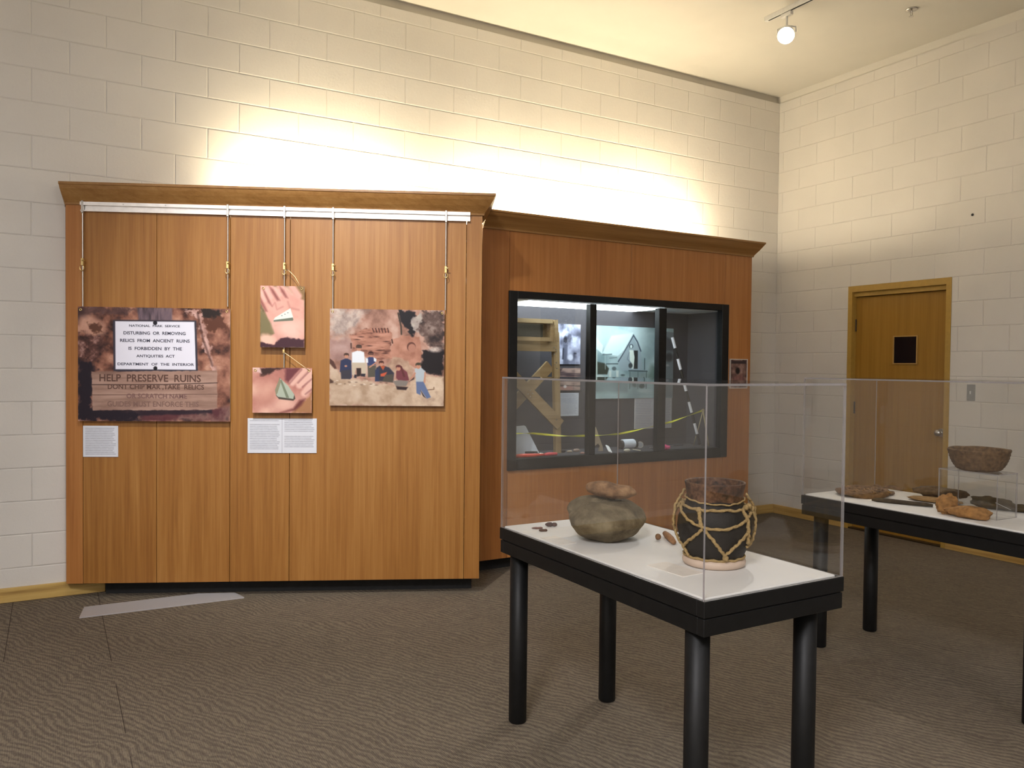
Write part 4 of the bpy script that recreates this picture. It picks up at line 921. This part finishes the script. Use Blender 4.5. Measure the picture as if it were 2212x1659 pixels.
track(4.87, .2, 4.50, 'white ceiling light track running toward the block wall corner, above the display tables')
track(.30, 1.2, 3.4, 'white ceiling light track in front of the oak partition')
spot(4.88, 4.30, (1.6, 2.0, .8), 150, 'glaring spotlight at the end of the white ceiling track', 60)
spot(4.88, 3.20, (2.6, 1.2, .8), 20, 'spotlight further along the same track, above the second display table', 75)
spot(.30, 2.6, (1.50, 4.9, 1.66), 500, 'spotlight aimed at the photographs on the oak partition', 56, 1.0)
spr = thing('sprinkler_head', (5.70, 3.82, CEIL), 'small chrome fire sprinkler head on the ceiling right of the track', 'sprinkler')
MB().lathe((5.70, 3.82, CEIL), [(.044, -.001), (.042, -.008), (.020, -.014), (.0, -.014)], 28).build('escutcheon', M_STEEL, spr)
b = MB().cyl((5.70, 3.82, CEIL - .014), (5.70, 3.82, CEIL - .030), .011, .008, 14); b.tube([(5.70 + .012, 3.82, CEIL - .02), (5.70 + .014, 3.82, CEIL - .04), (5.70, 3.82, CEIL - .055), (5.70 - .014, 3.82, CEIL - .04), (5.70 - .012, 3.82, CEIL - .02)], .003, 6); b.cyl((5.70, 3.82, CEIL - .055), (5.70, 3.82, CEIL - .058), .018, n=16)
b.build('deflector', M_STEEL, spr)
for (x, y, e, lb) in ((-1.7, -.7, FILL_E * 3.9, 'added square fill light panel near the left side of the room'), (1.6, -1.6, FILL_E * .55, 'added square fill light panel behind the viewpoint'), (4.6, -1.6, FILL_E * .08, 'added square fill light panel in the far right front corner')):  # unseen fill lights, added and built as ceiling panels
    t = thing('fill_panel', (x, y, CEIL), lb, 'ceiling light', 'added fill light panels')
    b = MB()
    for q in ((-.62, -.62, .62, -.60), (-.62, .60, .62, .62), (-.62, -.60, -.60, .60), (.60, -.60, .62, .60)): b.box((x + q[0], y + q[1], CEIL - .03), (x + q[2], y + q[3], CEIL))
    b.build('fill_frame', M_WFIX, t)
    MB().box((x - .60, y - .60, CEIL - .012), (x + .60, y + .60, CEIL - .001)).build('light_diffuser', m_emit('fill_glow', (1, .96, .9), .8), t)
    ld = bpy.data.lights.new('panel', 'AREA'); ld.size = 1.16; ld.energy = e; ld.color = FILL_COL
    lo = bpy.data.objects.new('panel', ld); C.objects.link(lo); lo.parent = t; lo.location = (0, 0, -.04)

# ------------------------------------------------------------------ display tables and acrylic covers
TZ = .800
def table(x0, x1, y0, y1, legs, label):
    t = thing('display_table', ((x0 + x1) / 2, (y0 + y1) / 2, 0), label, 'display table', 'black exhibit tables')
    for i, (n, a, b_) in enumerate((('frame_board', .752, TZ), ('apron', .697, .748))):
        k = .003 * i; b = MB(); w_ = .09 if i == 0 else .10
        if i == 0:
            b.box((x0, y0, a), (x1, y0 + .03, b_), bev=.002).box((x0, y1 - .03, a), (x1, y1, b_), bev=.002).box((x0, y0 + .03, a), (x0 + .03, y1 - .03, b_), bev=.002).box((x1 - .03, y0 + .03, a), (x1, y1 - .03, b_), bev=.002)
            b.box((x0 + .03, y0 + .03, .76), (x1 - .03, y1 - .03, .790))
        else:
            b.box((x0 + k, y0 + k, a), (x1 - k, y0 + .03, b_), bev=.002).box((x0 + k, y1 - .03, a), (x1 - k, y1 - k, b_), bev=.002).box((x0 + k, y0 + .03, a), (x0 + .03, y1 - .03, b_), bev=.002).box((x1 - .03, y0 + .03, a), (x1 - k, y1 - .03, b_), bev=.002)
            b.box((x0 + .008, y0 + .008, b_ - .001), (x1 - .008, y1 - .008, .7525))
        b.build(n, M_TBL, t)
    MB().box((x0 + .014, y0 + .014, .790), (x1 - .026, y1 - .016, TZ + .006), bev=.003).build('display_board', M_WHITE, t)
    for lx, ly in legs:
        MB().lathe((lx, ly, 0), [(0, 0), (.033, 0), (.037, .006), (.037, .735), (.0, .735)], 32).build('leg', M_TBL, t)
    return t
T1 = (1.612, 2.220, 1.680, 2.880); T2 = (3.465, 4.075, 1.680, 2.900)
table(*T1, [(1.668, 2.812), (2.122, 2.806), (1.664, 1.760), (2.135, 1.760)], 'black table with white top holding the boulder and corded pot, nearest the viewer')
table(*T2, [(3.53, 2.82), (4.00, 2.855), (3.53, 1.755), (4.00, 1.755)], 'black table with white top near the door, holding woven artifacts and the bowl')
def slab(mb, lo, hi, ax):
    x0, y0, z0 = lo; x1, y1, z1 = hi
    vs = [(x0, y0, z0), (x1, y0, z0), (x1, y1, z0), (x0, y1, z0), (x0, y0, z1), (x1, y0, z1), (x1, y1, z1), (x0, y1, z1)]
    F6 = [(0, 3, 2, 1), (4, 5, 6, 7), (0, 1, 5, 4), (1, 2, 6, 5), (2, 3, 7, 6), (3, 0, 4, 7)]; AX = [2, 2, 1, 0, 1, 0]
    for f_, a in zip(F6, AX): mb.add([vs[i] for i in f_], [(0, 1, 2, 3)], 0 if a == ax else 1)
    return mb
def cover(name, x0, x1, y0, y1, z0, z1, th, label, cat, top=True):
    t = thing(name, ((x0 + x1) / 2, (y0 + y1) / 2, z0), label, cat)
    for lo, hi, ax in (((x0, y0, z0), (x1, y0 + th, z1), 1), ((x0, y1 - th, z0), (x1, y1, z1), 1), ((x0, y0 + th, z0), (x0 + th, y1 - th, z1), 0), ((x1 - th, y0 + th, z0), (x1, y1 - th, z1), 0)):
        slab(MB(), lo, hi, ax).build('side_sheet', [M_ACR, M_ACRE], t)
    slab(MB(), (x0, y0, z1), (x1, y1, z1 + th), 2).build('top_sheet', [M_ACR, M_ACRE], t)
    return t
cover('acrylic_cover', T1[0] + .003, T1[1] - .003, T1[2] + .003, T1[3] - .003, TZ + .0005, 1.418, .007, 'clear acrylic box cover over the boulder and corded pot', 'display cover')
cover('acrylic_cover', T2[0] + .003, T2[1] - .003, T2[2] + .003, T2[3] - .003, TZ + .0005, 1.418, .007, 'clear acrylic box cover over the woven artifacts and bowl near the door', 'display cover')
BZ = TZ + .006

# ---- on the first table
M_BOULD = m_stone('grey_sandstone', lin((80, 70, 54)), lin((114, 102, 80)), lin((146, 134, 108)), 13, bd=.02)
M_MANO = m_stone('brown_stone', lin((92, 68, 48)), lin((142, 108, 78)), lin((182, 146, 108)), 20, bd=.015)
def bsh(p):
    r_ = math.hypot(p.x, p.y)
    if p.z > 0: p.z *= 1 - .22 * max(0, 1 - r_ * 1.5)
    q = Vector((p.x * (1 + .10 * (1 - abs(p.z))), p.y * (1 + .08 * (1 - abs(p.z))), p.z)); return q
b = MB().blob((1.862, 2.475, BZ + .075), .152, .130, .086, .10, 1.6, 5, 56, 34, rot=.5, flat=-.86, shape=bsh)
b.blob((1.842, 2.520, BZ + .108), .112, .075, .058, .08, 1.8, 9, 40, 24, rot=-.45)
one('grinding_stone', b, M_BOULD, 'large rounded grey brown boulder with a dished top on the near white table', 'boulder')
def msh(p):
    if p.z > 0: p.z *= 1 - .25 * math.exp(-((p.x - .25) ** 2) * 10)
    return p
one('hand_stone', MB().blob((1.868, 2.462, BZ + .190), .098, .052, .033, .055, 1.6, 12, 48, 28, rot=math.radians(-34), tilt=math.radians(6), shape=msh), M_MANO, 'flat brown stone lying on top of the large boulder', 'stone')
PC = Vector((1.945, 1.985, 0))
ring = MB().tube([(PC.x + .090 * math.cos(t), PC.y + .090 * math.sin(t), BZ + .0155) for t in np.linspace(0, 2 * math.pi, 49)[:-1]], .0155, 14, closed=True)
one('pot_ring_stand', ring, m_plain('pinkish_ring', lin((206, 184, 166)), .55), 'pinkish white ring stand under the corded black pot', 'ring stand')
pot = thing('corded_pot', (PC.x, PC.y, BZ + .02), 'dark pottery jar wrapped in knotted yellow cord, with reddish brown neck', 'pot')
prof = [(.0, .826), (.070, .826), (.086, .830), (.097, .842), (.108, .866), (.118, .90), (.1235, .935), (.120, .967), (.109, .989), (.098, 1.010), (.0925, 1.028), (.094, 1.050), (.0985, 1.075), (.101, 1.084), (.099, 1.087), (.094, 1.082), (.089, 1.05), (.087, 1.028), (.093, 1.00), (.112, .955), (.114, .92), (.095, .86), (.0, .84)]
def pdisp(r, z, t):
    k = 1 + .012 * mnoise.noise(Vector((math.cos(t) * 1.5, math.sin(t) * 1.5, z * 12))); return r * k, z
def potmat():
    t = NT('pot_clay'); c = t.coord(); s_ = t.node('ShaderNodeSeparateXYZ'); t.link(c, s_.inputs[0]); z = s_.outputs[2]
    n = t.noise(c, 16, 5, .6); n2 = t.noise(c, 70, 3, .6)
    zz = t.math('ADD', z, t.math('MULTIPLY', t.math('SUBTRACT', n, .5), .016))
    k = t.math('GREATER_THAN', zz, .202); k2 = t.math('GREATER_THAN', zz, .264)
    body = t.ramp(n, [(.3, lin((26, 24, 22))), (.7, lin((48, 44, 40)))])
    neck = t.ramp(t.math('ADD', t.math('MULTIPLY', n2, .5), t.math('MULTIPLY', n, .5)), [(.38, lin((38, 28, 22))), (.5, lin((84, 56, 38))), (.62, lin((116, 84, 60)))])
    col = t.mixc(k, body, neck); col = t.mixc(t.math('MULTIPLY', k2, .7), col, lin((64, 58, 66)))
    return t.pbr(col, .62, 0, t.bump(n2, .5, .004), .3)
MB().lathe((PC.x, PC.y, 0), prof, 72, disp=pdisp).build('pot_body', potmat(), pot)
pr = sorted([(z, r) for r, z in prof[1:14]])
def pr_r(z): return float(np.interp(z, [q[0] for q in pr], [q[1] for q in pr]))
def npt(ph, z, ex=0.0): 
    th = math.radians(225.6 + ph); r = pr_r(z) + .0045 + ex; return Vector((PC.x + r * math.cos(th), PC.y + r * math.sin(th), z))
def cord(pts, rad=.0045, parent=None, closed=False):
    V = []
    n = len(pts); rng = range(n if closed else n - 1)
    for i in rng:
        a_, b_ = pts[i], pts[(i + 1) % n]
        da = b_[0] - a_[0]
        if closed and da < 0: da += 360
        st_ = max(2, int((abs(da) + abs(b_[1] - a_[1]) * 900) / 4))
        for k in range(st_):
            t = k / st_; V.append(npt(a_[0] + da * t, a_[1] + (b_[1] - a_[1]) * t, (a_[2] if len(a_) > 2 else 0) * (1 - t) + (b_[2] if len(b_) > 2 else 0) * t + .0012 * math.sin(len(V) * 1.3)))
    if not closed: V.append(npt(*pts[-1]))
    V = [v + Vector((0, 0, .0014 * math.sin(i * .9))) for i, v in enumerate(V)]
    return MB().tube(V, rad, 8, closed=closed, wob=.22, twist=.75).build('cord', M_CORD, parent or pot)
cord([(-180, 1.032), (-90, 1.036), (-20, 1.024), (30, 1.022), (90, 1.034)], .0028, closed=True)
cord([(-180, 1.006), (-90, 1.008), (-50, 1.004), (-10, 1.003), (20, 1.006), (45, 1.003), (90, 1.008)], .0048, closed=True)
cord([(-180, .838), (-90, .840), (0, .838), (90, .840)], .0042, closed=True)
for off in (0, 180):
    f_ = lambda L_: [(q[0] + off, *q[1:]) for q in L_]
    cord(f_([(-92, 1.012, .004), (-75, .992, .002), (-55, .978), (-37, .963), (-16, .950), (6, .946), (24, .951), (45, .965), (62, .978), (80, .990, .006)]), .0048)
    cord(f_([(-28, 1.006), (-23, .978), (-17, .945)]), .0065)
    cord(f_([(-17, .944), (-33, .912), (-50, .888), (-60, .870), (-54, .842)]), .0050)
    cord(f_([(-14, .942), (-4, .918), (6, .890), (18, .858), (20, .842)]), .0055)
    cord(f_([(56, 1.008), (60, .985), (58, .940), (62, .895)]), .0065)
    cord(f_([(56, .930), (42, .905), (30, .882), (19, .858)]), .0050)
    cord(f_([(-88, 1.012, .010), (-92, .985, .012), (-92, .940, .006), (-78, .892, .002), (-58, .868), (-54, .842)]), .0042)
    cord(f_([(76, 1.052, .004), (88, 1.030, .018), (96, 1.005, .026), (100, .975, .014), (98, .935, .008), (86, .893, .002), (62, .880)]), .0042)
    for q in ((72, 1.008, .002), (80, 1.012, .010), (90, 1.000, .012), (20, .850, .002), (-28, 1.003, .002)): 
        v = npt(q[0] + off, q[1], q[2]); MB().blob(v, .010, .010, .010, .25, 2.5, q[0], 14, 9).build('knot', M_CORD, pot)
# seeds and small fragments
M_SEED = m_plain('dark_fragment', lin((84, 62, 58)), .8, var=.25, sc=90)
for (x, y, k, lb) in ((1.715, 2.752, 0, 'flat reddish fragment nearest the left corner of the near white table'), (1.788, 2.772, 1, 'largest dark fragment of the three left of the boulder'), (1.708, 2.700, 2, 'small blackish fragment nearest the table edge, left of the boulder')):
    b = MB(); rx, ry, rz = ((.020, .008, .004), (.017, .013, .009), (.014, .007, .005))[k]
    b.blob((x, y, BZ + rz * .9), rx, ry, rz, .25, 3, k + 41, 20, 12, rot=-.5)
    if k == 1: b.blob((x + .018, y - .010, BZ + .008), .012, .010, .008, .25, 3, 47, 18, 10)
    else: b.blob((x + .011, y - .006, BZ + rz), rx * .6, ry, rz, .25, 3, k + 51, 16, 10)
    one('artifact_fragment', b, M_SEED if k != 0 else m_plain('red_fragment', lin((120, 80, 70)), .8), lb, 'fragment', 'small fragments on the near table')
b = MB().tube([(2.004, 2.345, BZ + .011), (2.012, 2.350, BZ + .016), (2.020, 2.356, BZ + .011)], [.008, .012, .008], 12)
one('stone_bead', b, m_plain('bead_brown', lin((134, 98, 66)), .7, var=.2, sc=80), 'short round brown bead beside the cylindrical one, between boulder and pot', 'bead')
b = MB().tube([(2.085, 2.395, BZ + .013), (2.068, 2.362, BZ + .013), (2.042, 2.312, BZ + .0125), (2.016, 2.265, BZ + .011)], [.010, .0125, .0125, .009], 14)
one('clay_cylinder', b, m_plain('clay_tan', lin((156, 114, 78)), .7, var=.2, sc=80), 'small tan cylindrical object lying between the boulder and the pot', 'clay piece')
# clear label plates on the white board
M_LAB = m_plain('ivory_label', lin((232, 225, 216)), .4)
b = MB().box((-.085, -.045, 0), (.085, .045, .002), 0, Matrix.Translation((1.775, 1.99, BZ)) @ Matrix.Rotation(math.radians(-88), 4, 'Z')); one('label_plate', b, M_LAB, 'ivory label plate flat on the white board left of the pot', 'label')
b = MB().box((-.07, -.035, 0), (.07, .035, .002), 0, Matrix.Translation((1.672, 2.53, BZ)) @ Matrix.Rotation(math.radians(-88), 4, 'Z')); one('label_plate', b, M_LAB, 'ivory label plate flat on the white board left of the boulder', 'label')

# ---- on the second table
M_BASK = m_plain('basket_fiber', lin((112, 82, 50)), .9, var=.4, sc=55, bump=.006)
M_BASK2 = m_plain('basket_fiber_light', lin((140, 106, 64)), .9, var=.35, sc=70, bump=.004)
bk = thing('woven_sandal', (3.71, 2.715, BZ), 'round coil of brown woven fiber at the far left of the table by the door', 'woven mat')
b = MB(); sp = []
for i in range(150):
    t = i / 149; a_ = t * 2 * math.pi * 5.2; r = .125 * t + .012
    sp.append((3.71 + r * math.cos(a_) * 1.02, 2.715 + r * math.sin(a_) * .93, BZ + .016 + .007 * math.sin(a_ * 2.3) + .010 * (1 - t)))
b.tube(sp, .014, 8, wob=.3, twist=.6); b.build('coil', M_BASK, bk)
b = MB(); rs = random.Random(3)
for i in range(16):
    a_ = rs.random() * 6.28; r = .05 + .08 * rs.random(); c_ = Vector((3.71 + r * math.cos(a_), 2.715 + r * math.sin(a_) * .9, BZ + .030))
    b.tube([c_, c_ + Vector((rs.uniform(-.03, .03), rs.uniform(-.03, .03), .008)), c_ + Vector((rs.uniform(-.05, .05), rs.uniform(-.05, .05), -.004))], .004, 6)
b.build('loose_fiber', M_BASK2, bk)
MB().blob((3.85, 2.64, BZ + .012), .026, .018, .012, .2, 2, 61, 18, 10).build('fiber_knot', m_plain('grey_fiber', lin((120, 100, 84)), .9), bk)
b = MB().tube([(3.985, 2.850, BZ + .008), (3.995, 2.835, BZ + .016), (4.005, 2.812, BZ + .012), (4.000, 2.795, BZ + .006)], [.005, .010, .009, .005], 10)
one('fiber_scrap', b, M_BASK, 'tiny curled brown scrap nearest the far left corner of the second table', 'scrap', 'curled scraps')
b = MB().tube([(3.965, 2.772, BZ + .008), (3.985, 2.758, BZ + .020), (4.008, 2.740, BZ + .022), (4.028, 2.715, BZ + .014), (4.036, 2.695, BZ + .008)], [.005, .009, .009, .009, .006], 10)
one('fiber_scrap', b, M_BASK, 'larger curved brown scrap right of the tiny one on the second table', 'scrap', 'curled scraps')
b = MB().tube([(3.585, 2.562, BZ + .008), (3.595, 2.54, BZ + .010), (3.615, 2.49, BZ + .011), (3.65, 2.41, BZ + .011), (3.685, 2.335, BZ + .011), (3.697, 2.31, BZ + .009)], [.004, .009, .0115, .011, .011, .008], 10, wob=.15, twist=.4)
one('digging_stick', b, m_plain('dark_stick', lin((66, 54, 38)), .85, var=.3, sc=60, bump=.003), 'dark straight wooden stick near the front edge of the second table', 'stick')
one('sandal_sole', MB().blob((3.855, 2.400, BZ + .012), .055, .130, .012, .14, 2.2, 71, 40, 14, rot=math.radians(14)), m_plain('tan_hide', lin((148, 116, 72)), .85, var=.2, sc=50, bump=.003), 'flat tan sandal sole behind the dark stick', 'sandal')
one('woven_bag', MB().blob((3.94, 2.425, BZ + .040), .062, .130, .028, .22, 2.6, 73, 40, 20, rot=math.radians(16)), m_plain('dark_weave', lin((92, 72, 50)), .9, var=.4, sc=45, bump=.008), 'crumpled dark brown woven bundle behind the tan sandal sole', 'bundle')
M_HIDE = m_plain('orange_hide', lin((158, 114, 64)), .85, var=.35, sc=45, bump=.008)
mo = thing('moccasin', (3.575, 2.08, BZ), 'orange brown hide moccasin with upright ankle flap at the table front', 'moccasin')
MB().blob((3.575, 2.070, BZ + .026), .040, .096, .029, .16, 2.4, 77, 48, 26, rot=math.radians(12), flat=-.8, shape=lambda p: Vector((p.x * (1 - .38 * p.y), p.y, p.z * (1 - .35 * p.y)))).build('foot', M_HIDE, mo)
MB().blob((3.594, 2.178, BZ + .042), .026, .044, .050, .30, 2.8, 79, 36, 24, rot=.5, tilt=.35).build('ankle_flap', M_HIDE, mo)
b = MB().blob((3.93, 2.155, BZ + .026), .040, .100, .030, .28, 2.4, 83, 40, 20, rot=math.radians(10)); b.blob((3.955, 2.05, BZ + .018), .030, .075, .018, .25, 2.6, 85, 30, 16, rot=math.radians(20))
one('leather_bundle', b, m_plain('dark_leather', lin((74, 60, 34)), .8, var=.4, sc=40, bump=.006), 'dark olive leather bundle behind the clear riser on the second table', 'bundle')
one('paper_tag', MB().box((-.035, -.006, 0), (.035, .006, .0015), 0, Matrix.Translation((3.862, 2.07, BZ + .030)) @ Matrix.Rotation(math.radians(-40), 4, 'Z') @ Matrix.Rotation(math.radians(25), 4, 'Y')), M_PAPER, 'narrow white paper tag on the dark leather bundle', 'tag')
one('bone_awl', MB().tube([(3.66, 1.86, BZ + .008), (3.70, 1.84, BZ + .014), (3.74, 1.80, BZ + .010)], [.006, .014, .010], 12), m_plain('plum_brown', lin((104, 74, 66)), .8, var=.3, sc=60), 'small plum brown piece near the right end of the second table', 'fragment')
cover('acrylic_riser', 3.640, 3.800, 1.975, 2.250, BZ, 1.004, .005, 'clear acrylic box riser under the coiled basket bowl', 'display riser')
bo = thing('basket_bowl', (3.725, 2.11, 1.009), 'shallow reddish brown coiled basket bowl on the clear riser', 'bowl')
bp = [(.0, 0), (.080, 0), (.098, .006), (.116, .030), (.129, .058), (.137, .090), (.141, .104), (.139, .108), (.133, .104), (.122, .060), (.108, .030), (.090, .012), (.0, .010)]
bp = [(r * .935, z * .93) for r, z in bp]; bp2 = []
for i in range(len(bp) - 1):
    for k in range(4):
        t = k / 4; r = bp[i][0] * (1 - t) + bp[i + 1][0] * t; z = bp[i][1] * (1 - t) + bp[i + 1][1] * t
        bp2.append((r + (.003 if (k % 2) and 1 < i < 6 else 0), z))
bp2.append(bp[-1])
def bdisp(r, z, t): return r * (1 + .02 * math.sin(2 * t + .6) + .010 * mnoise.noise(Vector((math.cos(t) * 2, math.sin(t) * 2, z * 20)))), z + (.004 * mnoise.noise(Vector((math.cos(t) * 1.6, math.sin(t) * 1.6, 3))) if z > .08 else 0)
MB().lathe((3.725, 2.11, 1.0095), bp2, 64, disp=bdisp).build('bowl_body', m_plain('coiled_basket', lin((104, 80, 54)), .9, var=.45, sc=60, bump=.006), bo)

# ---- clear plastic tray on the carpet
b = MB(); poly = [(.135, 5.150), (1.040, 5.118), (1.008, 5.248), (.800, 5.335), (.166, 5.353)]
b.prism(poly, .001, .009)
one('plastic_sheet', b, M_FROST, 'long frosted plastic sheet lying on the carpet below the oak partition', 'plastic sheet')

# ---- wall banner, seen only as a faint mirrored reflection in the case glass
bn = MB().box((E_X - .02, -.30, .95), (E_X, .62, 2.42))
tp = Pic((0, 0, 92, 147), 24, 38, (30, 34, 52))
WP = lambda y, z, o=0.0: Vector((E_X - .012 - o, -y, z))
pan = print_board('wall_banner', WP, (-.62, .30, .95, 2.42), (-.011, .008), tp, 'dark blue exhibit banner on the right block wall beyond the tables', 'banner', texts=[('& Protecting', 8, 28, 74, 42, (226, 226, 220)), ('Past', 8, 52, 34, 64, (226, 226, 220))])
